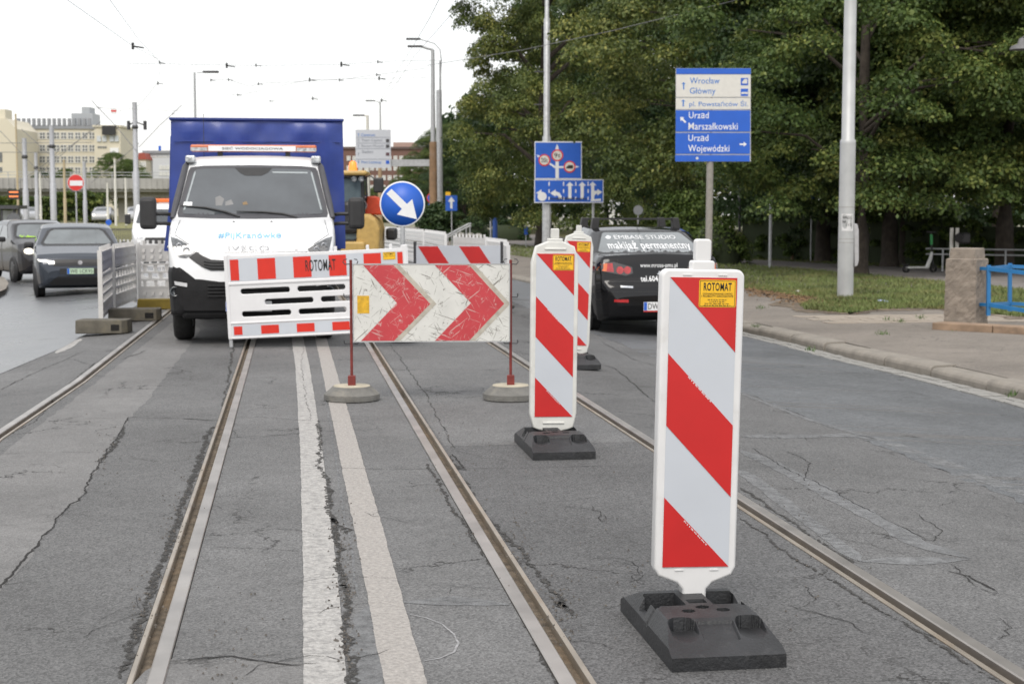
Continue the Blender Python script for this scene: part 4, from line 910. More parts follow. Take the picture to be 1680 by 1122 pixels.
# ---- passenger cars
def sedan(name, lab, loc, rz, col, L=4.45, hw=.89, topp=None, belt=.98, tum=.32, wr=.31, wb=(.85, 3.45), grp=None):
    t = thing(name, lab, 'car', loc, rz, grp)
    b = body_mesh(topp, [(0, .42), (.06, .27), (.3, .2), (L - .3, .22), (L - .05, .3), (L, .42)], [(0, hw * .72), (.04, hw * .84), (.12, hw * .91), (.3, hw * .965), (.8, hw), (L - .8, hw), (L - .3, hw * .96), (L - .08, hw * .84), (L, hw * .7)], belt, tum, .035, 90, L, low=.95).build('body', col, t)
    wheels(t, [(s * (hw - .10), y) for s in (-1, 1) for y in wb], wr, .21); arches(t, hw - .012, wb, wr)
    return t, bvh_of(b)
def lights_patch(t, bv, nm, m, poly, off=.01, sign=1):
    decal(t, bv, nm, m, poly, off, sign, .05); return decal(t, bv, nm, m, mir(poly), off, sign, .05)
# black saloon, rear to the camera
BLKP = mat('black_car_paint', (.005, .005, .006), .06, var=.03, scale=2, spec=.42)
gc = GR(1085, 553); zc_ = zroad(gc.x)
LT = [(0, .52), (.03, .66), (.08, .72), (.11, .76), (.13, .92), (.16, 1.03), (.2, 1.07), (.5, 1.085), (.62, 1.11), (1.32, 1.39), (1.55, 1.43), (2.1, 1.455), (2.6, 1.40), (3.3, 1.06), (3.5, 1.0), (4.3, .82), (4.5, .6)]
lan, bv = sedan('saloon_car', 'black saloon car with roof rack and white lettering on the rear window', (gc.x, gc.y, zc_ + .006), 0, BLKP, 4.5, .885, LT, 1.0, .40, .315, (.95, 3.55))
def tl(px, py): return ((px - 1085) / 118.5, 1.5 - zc_ - (py - 351) / 118.5)
RWG = mat('rear_screen_glass', (.10, .115, .12), .08, var=.25, scale=2, spec=.9, coat=.6)
decal(lan, bv, 'screen_surround', BLKPL, sym([(-.56, 1.40), (-.60, 1.38), (-.77, 1.13), (-.74, 1.105)]), .004)
decal(lan, bv, 'rear_window', RWG, sym([(-.53, 1.385), (-.57, 1.37), (-.735, 1.14), (-.715, 1.12)]), .012)
for s, x0, x1, z0, z1, bo in (('makijaż permanentny', -.575, .595, 1.135, 1.27, .012), ('EMBASE STUDIO', -.43, .45, 1.295, 1.345, 0.)):
    me = text_mesh(s, x0, x1, z0, z1, bold=bo, depth=0); project(me, bv, 'y', 1, .02, .05); link('lettering', me, SIGNWHITE, lan)
me = poly_mesh('emblem', [(-.56, 1.315), (-.51, 1.345), (-.47, 1.33), (-.49, 1.30), (-.53, 1.295)]); project(me, bv, 'y', 1, .018); link('emblem', me, SIGNWHITE, lan)
for s, a, b, bo in (('www.mrose-pmu.pl', (1053, 439), (1114, 430), .008), ('tel.604-3', (1053, 459), (1089, 450), .02)):
    p, q = tl(*a), tl(*b); me = text_mesh(s, p[0], q[0], p[1], q[1], bold=bo, depth=0); project(me, bv, 'y', 1, .010, .05); link('lettering', me, SIGNWHITE, lan)
em = MB()
for a in (90, 210, 330):
    c, s_ = math.cos(R(a)), math.sin(R(a)); k = .03; cx, cz = tl(1084, 446)
    em.add([(cx, 0, cz), (cx + k * .55 * c - k * .4 * s_, 0, cz + k * .55 * s_ + k * .4 * c), (cx + k * 1.15 * c, 0, cz + k * 1.15 * s_), (cx + k * .55 * c + k * .4 * s_, 0, cz + k * .55 * s_ - k * .4 * c)], [(0, 1, 2, 3)])
link('emblem', project(em.mesh('emblem'), bv, 'y', 1, .012), CHROME, lan)
TLR = mat('tail_lamp_red', (.42, .012, .015), .15, coat=1, var=.3, scale=20); TLO = mat('tail_lamp_amber', (.62, .13, .02), .15, coat=1)
tlp = [tl(*p) for p in ((984, 441), (989, 430), (1010, 428), (1040, 436), (1041, 446), (1030, 450), (1008, 446))]
for f in (lambda q: q, mir):
    lampo = decal(lan, bv, 'tail_light', mat('lamp_housing', (.03, .025, .025), .15, coat=1), f(tlp), .008, 1, .05)
    decal(lan, bv, 'amber_lens', TLO, f([tl(*p) for p in ((985, 441), (990, 431), (1000, 430), (998, 443))]), .012).parent = lampo
    decal(lan, bv, 'red_lens', TLR, f([tl(*p) for p in ((998, 443), (1000, 430), (1008, 430), (1010, 444))]), .012).parent = lampo
    for px in (1020, 1032):
        decal(lan, bv, 'red_lens', TLR, f(circ(*tl(px, 441), .05, 16)), .012).parent = lampo
    decal(lan, bv, 'bumper_reflector', TLR, f([tl(*p) for p in ((1008, 487), (1031, 487), (1031, 492), (1008, 491))]), .008)
decal(lan, bv, 'badge', CHROME, [tl(*p) for p in ((1019, 465), (1039, 466), (1039, 469), (1019, 468))], .008)
for z0, z1 in ((.735, .745), (.60, .607)):
    decal(lan, bv, 'bumper_line', GRL, sym([(-.7, z1), (-.7, z0)]), .004)
decal(lan, bv, 'boot_gap', GRL, sym([(-.58, 1.035), (-.60, .80), (-.59, .80), (-.57, 1.035)])[:4], .004)
pz = tl(1085, 498); pl = plate(lan, '', .01, -.008, pz[1]); text(pl, 'DW 8', BLACKT, -.19, .02, pz[1] - .04, pz[1] + .04, -.02, bold=.005); MB().bb(-.25, .27, -.014, -.006, pz[1] - .075, pz[1] - .058).build('plate_holder', SIGNRED, pl)
for s in (-1, 1):
    for nm, q in (('side_window', [(1.05, 1.05), (1.42, 1.33), (1.6, 1.35), (1.62, 1.02)]), ('side_window', [(1.68, 1.02), (1.66, 1.355), (2.2, 1.37), (2.3, 1.0)]), ('side_window', [(2.36, 1.0), (2.28, 1.37), (2.55, 1.33), (3.1, 1.0)])):
        sdecal(lan, bv, nm, GLASSD, q, s)
    MB().bb(s * .98 - .09, s * .98 + .09, 2.95, 3.06, .98, 1.12).build('wing_mirror', BLKP, lan, bevel=.03)
for y in (1.62, 2.45):
    rk = MB(); rk.bb(-.62, .62, y - .018, y + .018, 1.56, 1.585); rk = rk.build('roof_bar', BLKPL, lan)
    for s in (-1, 1): MB().prism([(s * .53, 1.59), (s * .63, 1.59), (s * .66, 1.40), (s * .55, 1.40)], y - .06, y + .06).build('bar_foot', BLKPL, rk, bevel=.01)
MB().tube([(0, 1.5, 1.46), (-.0, 1.42, 1.5), (.03, 1.15, 1.66)], .004, 5).build('aerial', BLKPL, lan)

CARGL = mat('car_windscreen', (.10, .115, .12), .08, var=.3, scale=2, spec=.8, coat=.4)
def front_car(name, lab, px, py, rz, col, kind, plate_s='', green=False, hl=None, zg=-.22, grp='cars queuing in the left lane'):
    g = G(px, py, zg)
    if kind == 'hatch':
        tp_ = [(0, .55), (.04, .70), (.1, .80), (.25, .88), (.9, 1.02), (1.05, 1.06), (1.75, 1.40), (2.1, 1.47), (2.8, 1.48), (3.5, 1.42), (3.8, 1.1), (3.98, .95), (4.02, .6)]; L, hw = 4.03, .885
    elif kind == 'mini':
        tp_ = [(0, .55), (.04, .70), (.12, .85), (.3, .95), (.7, 1.06), (.8, 1.1), (1.5, 1.46), (1.9, 1.53), (2.8, 1.53), (3.4, 1.46), (3.65, 1.1), (3.75, .95), (3.8, .6)]; L, hw = 3.8, .83
    t, bv = sedan(name, lab, (g.x, g.y, zg + .006), rz, col, L, hw, tp_, 1.0, .36, .32, (.8, L - .75), grp)
    zb = tp_[5][1]; zt_ = tp_[6][1]
    decal(t, bv, 'windscreen', BLKPL, sym([(-.50, zt_ + .01), (-.60, zt_ - .04), (-.745, zb + .05), (-.70, zb - .01)]), .006).name = 'screen_surround'
    decal(t, bv, 'windscreen', CARGL, sym([(-.46, zt_ - .02), (-.54, zt_ - .06), (-.68, zb + .06), (-.64, zb + .03)]), .012)
    for s in (-1, 1):
        for q in ([(1.35, 1.08), (1.85, 1.40), (2.3, 1.42), (2.3, 1.04)], [(2.36, 1.04), (2.36, 1.42), (2.95, 1.40), (3.2, 1.08)]): sdecal(t, bv, 'side_window', GLASSD, q, s)
        MB().bb(s * .98 - .1, s * .98 + .1, 1.15, 1.25, 1.0, 1.13).build('wing_mirror', BLKPL, t, bevel=.04)
        MB().bb(s * (hw - .02) - .012, s * (hw - .02) + .012, 1.6, 1.75, .86, .885).build('door_handle', BLKPL, t)
    return t, bv
HL_ON = mat('lit_headlamp', (1, .93, .78), .3, emit=.9, var=.0); HL_W = mat('lit_drl', (1, .97, .9), .3, emit=1.0, var=0)
GREYP = paint('dark_grey_paint', (.030, .038, .052), .22, .3)
op, bv = front_car('hatchback_car', 'dark grey hatchback with green number plate behind the pale fence', 133, 490, .17, GREYP, 'hatch')
lights_patch(op, bv, 'headlight', HL_W, [(-.83, .80), (-.50, .76), (-.50, .70), (-.62, .70), (-.62, .735), (-.80, .755)], .01)
decal(op, bv, 'front_band', GRL, sym([(-.50, .79), (-.52, .66)]), .008); decal(op, bv, 'lower_intake', GRL, sym([(-.44, .45), (-.62, .31), (-.55, .27)]), .008)
decal(op, bv, 'emblem', mat('dull_chrome2', (.2, .2, .21), .4, .5), circ(0, .725, .045, 16), .014)
plate(op, 'WE 1CK95', 0, -.02, .555, green=True); MB().bb(-.40, .40, -.004, .03, .50, .61).build('plate_recess', BLKPL, op)
MB().prism(circ(.0, 1.355, .05, 12), 1.78, 1.9).build('interior_mirror', BLKPL, op)
BLK2 = paint('black_hatch_paint', (.012, .011, .013), .25)
hb, bv = front_car('hatchback_car', 'black hatchback with lit round headlight turning behind the grey one', 88, 463, .40, BLK2, 'mini')
lights_patch(hb, bv, 'headlight', HL_ON, [(-.58 + .12 * math.cos(k * .4), .78 + .075 * math.sin(k * .4)) for k in range(16)], .012)
decal(hb, bv, 'grille', GRL, sym([(-.35, .62), (-.45, .42)]), .008); plate(hb, '', 0, -.015, .50)
decal(hb, bv, 'dashboard_vest', mat('hi_vis_green', (.35, .62, .03), .7), [(-.62, 1.125), (-.05, 1.125), (-.05, 1.155), (-.60, 1.175)], .012)
WHP = paint('white_car_paint', (.70, .71, .72), .25)
wc, bv = front_car('hatchback_car', 'white car waiting at the edge beside the black hatchback', -38, 430, .15, WHP, 'hatch')
lights_patch(wc, bv, 'headlight', LAMPG, [(-.8, .80), (-.5, .76), (-.5, .68), (-.78, .72)], .01); decal(wc, bv, 'grille', GRL, sym([(-.45, .62), (-.6, .36)]), .008); plate(wc, '', 0, -.015, .55)
for px, py, d_, lab in ((52, 362, 0, 'distant pale car with lit headlights under the overpass'), (165, 361, 0, 'distant silver car with lit headlights on the grass bend'), (222, 362, 0, 'distant grey car partly hidden behind the tall tram pole')):
    g = D(px, py, 141); tp_ = [(0, .55), (.1, .80), (.9, 1.02), (1.05, 1.06), (1.75, 1.40), (2.8, 1.48), (3.5, 1.42), (4.02, .6)]
    t, bv = sedan('distant_car', lab, (g.x, g.y, .66), rnd.uniform(-.1, .3), paint('far_car_%d' % px, (.3, .31, .33), .3), 4.03, .885, tp_, 1.0, .36, .32, (.8, 3.28), 'distant cars')
    decal(t, bv, 'windscreen', GLASSD, sym([(-.5, 1.38), (-.68, 1.1)]), .01); lights_patch(t, bv, 'headlight', HL_ON, circ(-.62, .74, .12, 10), .015)

# ---- white works van with amber beacon, behind the truck's left mirror
g = G(264, 430, -.15); van = thing('works_van', 'white works van with amber roof beacon behind the truck mirror', 'van', (g.x, g.y, -.16), .05)
vb_ = body_mesh([(0, .6), (.06, .85), (.15, 1.0), (.8, 1.25), (.9, 1.3), (1.5, 1.85), (1.8, 1.98), (4.9, 2.02), (5, 1.9)], [(0, .4), (.2, .28), (5, .3)], [(0, .78), (.06, .86), (.2, .93), (.6, .98), (5, .98)], 1.25, .14, .03, 60, 5, low=.96).build('body', WHP, van); bv = bvh_of(vb_)
decal(van, bv, 'windscreen', GLASSD, sym([(-.68, 1.82), (-.74, 1.8), (-.85, 1.36), (-.8, 1.33)]), .01); decal(van, bv, 'grille', GRL, sym([(-.5, .85), (-.6, .62)]), .01); lights_patch(van, bv, 'headlight', LAMPG, [(-.85, 1.02), (-.6, .95), (-.6, .82), (-.85, .84)], .01)
wheels(van, [(s * .87, y) for s in (-1, 1) for y in (.9, 4)], .33, .2)
for s in (-1, 1): MB().bb(s * 1.13 - .1, s * 1.13 + .1, .95, 1.05, 1.3, 1.65).build('mirror', BLKPL, van, bevel=.04)
MB().bb(-.45, .45, 1.9, 2.15, 2.06, 2.2).build('beacon_bar', mat('amber_lamp', (.75, .16, .03), .35), van, bevel=.03)

# ---- yellow digger beyond the truck
CATY = mat('digger_yellow', (.44, .29, .09), .5, var=.12, dirt=.25); g = G(598, 476); ex = thing('digger', 'yellow wheeled digger with lit amber beacon behind the blue truck', 'digger', (g.x - .1, g.y, 0), -.1)
XO = -.95
MB().bb(XO - .1, XO + 1.05, .3, 3.4, .55, .95).build('undercarriage', CATY, ex, bevel=.04)
wheels(ex, [(XO + .1, .75), (XO + .95, .75), (XO + .1, 2.8), (XO + .95, 2.8)], .48, .32)
MB().bb(XO + .25, XO + 1.02, .5, 1.9, .95, 2.22).build('cab_glass', mat('cab_glass', (.10, .13, .14), .08, spec=.8), ex, bevel=.05)
fm = MB()
for x in (XO + .24, XO + 1.02):
    for y in (.49, 1.9): fm.bar((x, y, .9), (x - (.04 if x > XO + .5 else -.04), y + (.05 if y < 1 else -.05), 2.26), .07)
for z in (.93, 2.22): fm.bb(XO + .21, XO + 1.06, .46, .53, z, z + .06)
fm.build('cab_frame', BLKPL, ex); MB().bb(XO + .15, XO + 1.10, .36, 2.0, 2.26, 2.36).build('cab_roof', CATY, ex, bevel=.05)
MB().lathe([(.085, 0), (.085, .05), (.07, .16), (.04, .19), (0, .2)], 16, (XO + .80, .7, 2.36)).build('beacon', mat('lit_amber_beacon', (1, .22, .03), .3, emit=.9), ex)
for x in (XO + .84, XO + .98): MB().lathe([(.055, 0), (.06, .06), (0, .07)], 14, mx=Matrix.Translation((x, .34, 2.19)) @ Matrix.Rotation(R(-90), 4, 'X')).build('work_light', LAMPG, ex)
MB().bb(XO + .6, XO + .9, .42, .62, 1.1, 1.75).build('seat', BLKPL, ex, bevel=.08)
eb = MB(); pf = [(.85, .62), (1.32, .62), (1.34, 1.2), (1.27, 1.40), (1.12, 1.50), (.9, 1.50)]; eb.prism([(XO + x, z) for x, z in pf], .4, 3.2); eb.build('engine_cover', CATY, ex, bevel=.07, seg=3)
MB().prism([(XO + 1.0, 1.48), (XO + 1.42, 1.48), (XO + 1.42, 1.62), (XO + 1.25, 1.86), (XO + 1.05, 1.86)], 1.3, 2.4).build('hydraulic_cover', mat('orange_red_panel', (.62, .07, .025), .5), ex, bevel=.03)
ma = MB().bb(XO + 1.22, XO + 1.42, .45, .53, 1.92, 2.22).build('mirror', BLKPL, ex, bevel=.03); MB().tube([(XO + 1.02, .5, 2.2), (XO + 1.15, .5, 2.26), (XO + 1.3, .5, 2.15)], .014, 6).build('mirror_arm', BLKPL, ma)
MB().lathe([(.09, 0), (.1, .1), (0, .12)], 16, mx=Matrix.Translation((XO + 1.0, .42, 1.66)) @ Matrix.Rotation(R(-90), 4, 'X')).build('headlight', LAMPG, ex)
ho = MB(); ho.tube([(XO + .92, .45, 1.6), (XO + .98, .4, 1.3), (XO + .95, .42, 1.05), (XO + .8, .5, .95)], .022, 7); ho.build('hose', BLKPL, ex)
MB().bb(XO + 1.4, XO + 1.62, 2.0, 2.9, .95, 1.2).build('exhaust_box', BLKPL, ex, bevel=.05)
# ------------------------------------------------------------------ signs on posts
def at(px, dist, z=None):
    p = D(px, 351, dist); return Vector((p.x, p.y, ZP if z is None else z))
def local(g):                              # photo pixel -> local x,z of an upright board that faces the camera at g
    c0 = V(840, 351, g)
    def f(px, py):
        v = V(px, py, g); d = v - Vector(g); return (d.dot(Vector((math.cos(YAW), -math.sin(YAW), 0))), v.z - g.z)
    return f
def board(t, poly, y, m, nm, th=.004): return MB().prism(poly, y - th, y).build(nm, m, t)
# tall direction sign
g = at(1163, 33); f = local(g); t = thing('direction_sign', 'blue and white direction sign with place names on a grey post', 'direction sign', g, FACE)
def z5(X, Y): return f(1080 + X / 3.3, 80 + Y / 3.3)
def r5(a, b, c, d): return [z5(a, c), z5(b, c), z5(b, d), z5(a, d)]
MB().tube([(f(1163, 400)[0], .07, -.05), (f(1165, 400)[0], .07, f(0, 120)[1])], .075, 14).build('post', mat('weathered_post', (.26, .245, .22), .7, .1, var=.15, dirt=.3), t)
pan = MB().prism(r5(95, 501, 107, 612), .0, .035).build('backing', STEEL, t)
SIGNCREAM = mat('sign_cream', (.60, .59, .55), .5, var=.04); BLP = mat('blue_print', (.03, .16, .48), .5)
for a, b, m in ((108, 139, SIGNBLUE), (142, 263, SIGNCREAM), (269, 329, SIGNCREAM), (335, 450, SIGNBLUE), (457, 570, SIGNBLUE), (577, 611, SIGNBLUE)):
    board(t, r5(97 - (a - 108) * .012, 500 - (a - 108) * .012, a, b), 0, m, 'name_panel', .012)
for s, a, b, c, d, m, bo in (('Wrocław', 170, 332, 158, 191, BLP, .004), ('Główny', 170, 310, 212, 256, BLP, .004), ('pl. Powstańców Śl.', 167, 485, 279, 321, BLP, .002), ('Urząd', 165, 273, 344, 388, SIGNWHITE, .006), ('Marszałkowski', 163, 430, 402, 440, SIGNWHITE, .005), ('Urząd', 162, 271, 467, 511, SIGNWHITE, .006), ('Wojewódzki', 161, 385, 522, 570, SIGNWHITE, .006)):
    p, q = z5(a, d), z5(b, c); text(t, s, m, p[0], q[0], p[1], q[1], -.0125, bold=bo, depth=.002)
def arrow_up(cx, y0, y1, w, hw_): return [(cx - w, y1), (cx - w, y0 + hw_), (cx - hw_, y0 + hw_), (cx, y0), (cx + hw_, y0 + hw_), (cx + w, y0 + hw_), (cx + w, y1)]
for q, m in ((arrow_up(137, 182, 222, 3.5, 11), BLP), (arrow_up(135, 276, 314, 3.5, 11), BLP), ([(118, 371), (140, 373), (134, 380), (151, 397), (145, 404), (127, 387), (121, 394)], SIGNWHITE), ([(440, 514), (462, 514), (462, 505), (479, 518), (462, 531), (462, 523), (440, 523)], SIGNWHITE)):
    board(t, [z5(*p) for p in q], -.0125, m, 'arrow', .002)
for y0 in (160, 218):
    ic = board(t, r5(446, 486, y0, y0 + 40), -.0125, SIGNBLUE, 'pictogram', .002)
    q = [(452, 183), (466, 166), (481, 166), (481, 190), (456, 190)] if y0 == 160 else [(449, 236), (484, 236), (484, 248), (466, 245), (449, 248)]
    board(ic, [z5(*p) for p in q], -.0146, SIGNCREAM, 'symbol', .002)
MB().prism(circ(*z5(210, 594), .03, 8), -.0140, -.012).build('peeling_mark', SIGNCREAM, t)
# lane and weight limit boards on the lamp column
gl2 = at(897, 60); f = local(gl2)
def z7(X, Y): return f(860 + X / 5.34, 220 + Y / 5.34)
def r7(a, b, c, d): return [z7(a, c), z7(b, c), z7(b, d), z7(a, d)]
lam = thing('lamp_column', 'grey street lamp column rising behind the lane arrow boards', 'street lamp', gl2, FACE)
MB().tube([(0, .3, -.05), (0, .3, f(0, 225)[1]), (0, .3, f(0, 222)[1]), (0, .3, f(0, 30)[1]), (0, .3, f(0, 28)[1]), (0, .3, f(0, -120)[1])], [.17, .165, .125, .12, .085, .06], 16).build('column', STEEL, lam)
for py in (118, 172): MB().bb(-.5, .2, .25, .32, f(0, py)[1], f(0, py)[1] + .05).build('bracket', DARKSTEEL, lam)
t = thing('traffic_board', 'blue board with weight limit circles above the lane arrows', 'traffic sign', gl2, FACE)
MB().prism(r7(91, 505, 66, 396), .0, .04).build('backing', SIGNWHITE, t); board(t, r7(98, 498, 76, 388), 0, SIGNBLUE, 'blue_face', .005)
for q in ([(274, 388), (274, 128), (289, 88), (303, 128), (303, 388)], [(276, 305), (220, 268), (224, 252), (280, 286)], [(108, 182), (135, 190), (128, 206), (118, 204)], [(303, 283), (350, 283), (350, 299), (303, 299)], [(450, 277), (484, 288), (450, 299)]):
    board(t, [z7(*p) for p in q], -.006, SIGNWHITE, 'route_line', .006)
for cx, cy, s in ((177, 230, '20t'), (290, 188, '9t'), (398, 288, None)):
    c = z7(cx, cy); rr = z7(cx + 52, cy)[0] - c[0]; o = board(t, circ(*c, rr, 28), -.013, SIGNRED, 'limit_ring', .006); board(o, circ(*c, rr * .78, 28), -.0195, SIGNCREAM, 'limit_face', .004)
    if s: p, q = z7(cx - 28, cy + 20), z7(cx + 28, cy - 20); text(o, s, BLACKT, p[0], q[0], p[1], q[1], -.0240, bold=.01, depth=.003)
    else: board(o, [z7(*p) for p in ((368, 300), (370, 286), (382, 284), (384, 274), (428, 274), (428, 300), (420, 304), (376, 304))], -.0240, BLACKT, 'truck_symbol', .003)
t = thing('lane_arrow_board', 'blue board of five white lane arrows under the weight limit board', 'traffic sign', gl2, FACE)
MB().prism(r7(88, 695, 399, 604), .0, .04).build('backing', SIGNWHITE, t); board(t, r7(95, 688, 406, 596), 0, SIGNBLUE, 'blue_face', .005)
for q in (arrow_up(400, 420, 570, 14, 34), arrow_up(508, 420, 570, 14, 34), arrow_up(600, 418, 572, 14, 32), [(612, 498), (640, 498), (640, 482), (684, 510), (640, 540), (640, 522), (626, 528), (612, 545)],
          [(228, 518), (275, 487), (275, 504), (308, 514), (328, 545), (328, 570), (302, 570), (298, 545), (275, 534), (275, 550)], [(102, 518), (152, 486), (150, 505), (150, 534)], [(582, 574), (672, 566), (672, 588), (582, 590)]):
    board(t, [z7(*p) for p in q], -.006, SIGNWHITE, 'lane_arrow', .006)
c = z7(157, 548); board(t, circ(*c, z7(197, 548)[0] - c[0], 24), -.013, SIGNWHITE, 'round_sticker', .004)
for x in (218, 345, 452, 560):
    for a, b in ((420, 455), (485, 517), (550, 578)): board(t, r7(x - 5, x + 5, a, b), -.006, SIGNWHITE, 'lane_dash', .006)
sc_ = MB()
for i in range(26): x = 225 + i * 12.5; sc_.prism([z7(x, 580 + rnd.uniform(-4, 4)), z7(x + 9, 572 + rnd.uniform(-5, 5)), z7(x + 8, 553 + rnd.uniform(-8, 12)), z7(x + 1, 560 + rnd.uniform(-6, 6))], -.017, -.0125)
sc_.build('scribble', BLACKT, t)
MB().tube([(z7(610, 0)[0], .2, -.05), (z7(610, 0)[0], .2, z7(0, 600)[1])], .05, 8).build('support_post', STEEL, t)
MB().tube([(z7(218, 0)[0], .2, -.05), (z7(218, 0)[0], .2, z7(0, 90)[1])], .085, 10).build('support_post', STEEL, t)

def post_sign(nm, lab, cat, px, dist, py_top, r=.03, z=None, m=STEEL):
    g = at(px, dist, z); f = local(g); t = thing(nm, lab, cat, g, FACE); MB().tube([(0, .06, -.05), (0, .06, f(px, py_top)[1])], r, 10).build('post', m, t); return t, f
def disc(t, c, r, m, y=0., nm='face', th=.012): return MB().prism(circ(c[0], c[1], r, 40), y - th, y).build(nm, m, t)
t, f = post_sign('no_entry_sign', 'red no entry sign on a thin post beyond the grey hatchback', 'traffic sign', 125, 62, 290, .035, -.25)
c = f(124.5, 300); rr = f(137.5, 300)[0] - c[0]; disc(t, c, rr * 1.05, SIGNWHITE, .01, 'rim'); disc(t, c, rr, SIGNRED, -.003); a, b = f(114.5, 296.5), f(136, 305); MB().bb(a[0], b[0], -.022, -.01, b[1], a[1]).build('bar', SIGNWHITE, t)
t, f = post_sign('round_sign', 'dark grey back of a round sign beside the tram shelter', 'traffic sign', 24, 70, 350, .035, -.25); disc(t, f(22.5, 361), f(34, 361)[0] - f(22.5, 361)[0], mat('sign_back', (.12, .125, .13), .6), 0)
t, f = post_sign('one_way_sign', 'small square blue sign with white up arrow near the big linden', 'traffic sign', 741, 78, 322, .03)
a, b = f(731, 346), f(750, 321); MB().bb(a[0], b[0], -.01, .01, a[1], b[1]).build('face', SIGNBLUE, t); w, h = b[0] - a[0], b[1] - a[1]; board(t, [(a[0] + w * u, a[1] + h * v) for u, v in ((.4, .15), (.4, .6), (.2, .6), (.5, .92), (.8, .6), (.6, .6), (.6, .15))], -.011, SIGNWHITE, 'arrow')
a, b = f(731, 322), f(739, 315); MB().bb(a[0], b[0], .03, .05, a[1], b[1]).build('yellow_plate', YELST, t)
t, f = post_sign('parking_sign', 'pale post with round blue and red sign beside the rusty pole', 'traffic sign', 708, 93, 318, .03); c = f(708, 325); disc(t, c, .30, SIGNRED, 0, 'rim'); disc(t, c, .24, SIGNBLUE, -.013); a, b = f(703, 346), f(713, 334); MB().bb(a[0], b[0], -.01, .01, a[1], b[1]).build('lower_plate', SIGNBLUE, t)
t, f = post_sign('cycle_path_sign', 'round blue path sign on a thin post in front of the park hedge', 'traffic sign', 1332, 52, 316, .03); c = f(1333, 320); disc(t, c, .155 * 1.05, SIGNBLUE, 0); board(t, [(c[0] - .12, c[1] - .008), (c[0] + .12, c[1] - .008), (c[0] + .12, c[1] + .008), (c[0] - .12, c[1] + .008)], -.013, mat('sign_pale_blue', (.2, .35, .6), .5), 'divider')
t, f = post_sign('round_sign', 'grey back of a round sign in front of the pale shrubs', 'traffic sign', 1047, 70, 338, .03); disc(t, f(1047, 345), .22, mat('sign_back_light', (.2, .21, .22), .6), 0)
t, f = post_sign('bare_post', 'bare grey metal post on the lawn', 'post', 1265, 46.5, 320, .05)
t, f = post_sign('park_lamp_post', 'dark slim park lamp post on the lawn', 'lamp post', 1214, 50, 320, .045, m=DARKSTEEL); MB().tube([(0, .06, -.05), (0, .06, .55)], .09, 10).build('sleeve', DARKSTEEL, t); MB().tube([(0, .06, f(0, 330)[1]), (0, .06, f(0, 200)[1])], .035, 8).build('upper_post', DARKSTEEL, t)
t, f = post_sign('blue_post', 'thick blue post standing by the steps near the lindens', 'post', 812, 85, 357, .14, m=mat('blue_paint_post', (.02, .07, .28), .5)); MB().tube([(-.24, .06, -.05), (-.24, .06, f(0, 357)[1])], .05, 8).build('side_post', STEEL, t)
t, f = post_sign('blue_marker', 'slender blue marker board beside the linden trunk', 'post', 863, 74, 372, .025); a, b = f(860, 385), f(866, 372); MB().bb(a[0], b[0], 0, .03, a[1], b[1]).build('face', SIGNBLUE, t)
# big lamp post with a paper notice
g = at(1389, 29.7); f = local(g); t = thing('lamp_post', 'thick stepped grey lamp post with a taped paper notice', 'street lamp', g, FACE)
MB().tube([(0, 0, -.05), (0, 0, f(0, 236)[1]), (0, 0, f(0, 231)[1]), (0, 0, f(0, 228)[1]), (0, 0, f(0, -60)[1]), (0, 0, 9.5)], [.155, .150, .150, .125, .115, .09], 28).build('column', mat('silver_lamp_post', (.44, .45, .45), .48, .35, var=.1, scale=3, dirt=.15, dcol=(.3, .29, .27)), t)
def on_col(px, py, r): x = f(px, py)[0]; return x, -math.sqrt(max(0, r * r - x * x)), f(px, py)[1]
def wrap(poly, r, nm, m):
    me = poly_mesh(nm, [f(*p) for p in poly]); bm = bmesh.new(); bm.from_mesh(me); bmesh.ops.triangulate(bm, faces=bm.faces)
    for _ in range(3): bmesh.ops.subdivide_edges(bm, edges=bm.edges, cuts=1)
    for v in bm.verts: v.co.y = -math.sqrt(max(.0001, r * r - v.co.x ** 2))
    bm.to_mesh(me); bm.free(); return link(nm, me, m, t)
wrap([(1379, 351), (1397, 351), (1397, 379), (1379, 379)], .1555, 'paper_notice', mat('paper', (.62, .62, .62), .8, var=.06))
for s, a, b in (('WRZUĆ', (1380, 359), (1396, 353)), ('NA', (1380, 366), (1386, 361)), ('112', (1385, 371), (1395, 367))):
    p, q = f(*a), f(*b); me = text_mesh(s, p[0], q[0], p[1], q[1])
    for v in me.vertices: v.co.y = -math.sqrt(max(.0001, .1575 ** 2 - v.co.x ** 2)) + v.co.y
    link('handwriting', me, BLACKT, t)
for py in (340, 392, 398): MB().lathe([(.1535, -.006), (.157, 0), (.1535, .006)], 28, (0, 0, f(0, py)[1])).build('tape_band', mat('tape', (.32, .31, .29), .6), t)
MB().prism([f(*p) for p in ((1400, 366), (1406, 368), (1408, 378), (1408, 428), (1406, 436), (1401, 438))], -.06, .05).build('service_box', mat('pale_box', (.40, .40, .41), .5), t, bevel=.015)
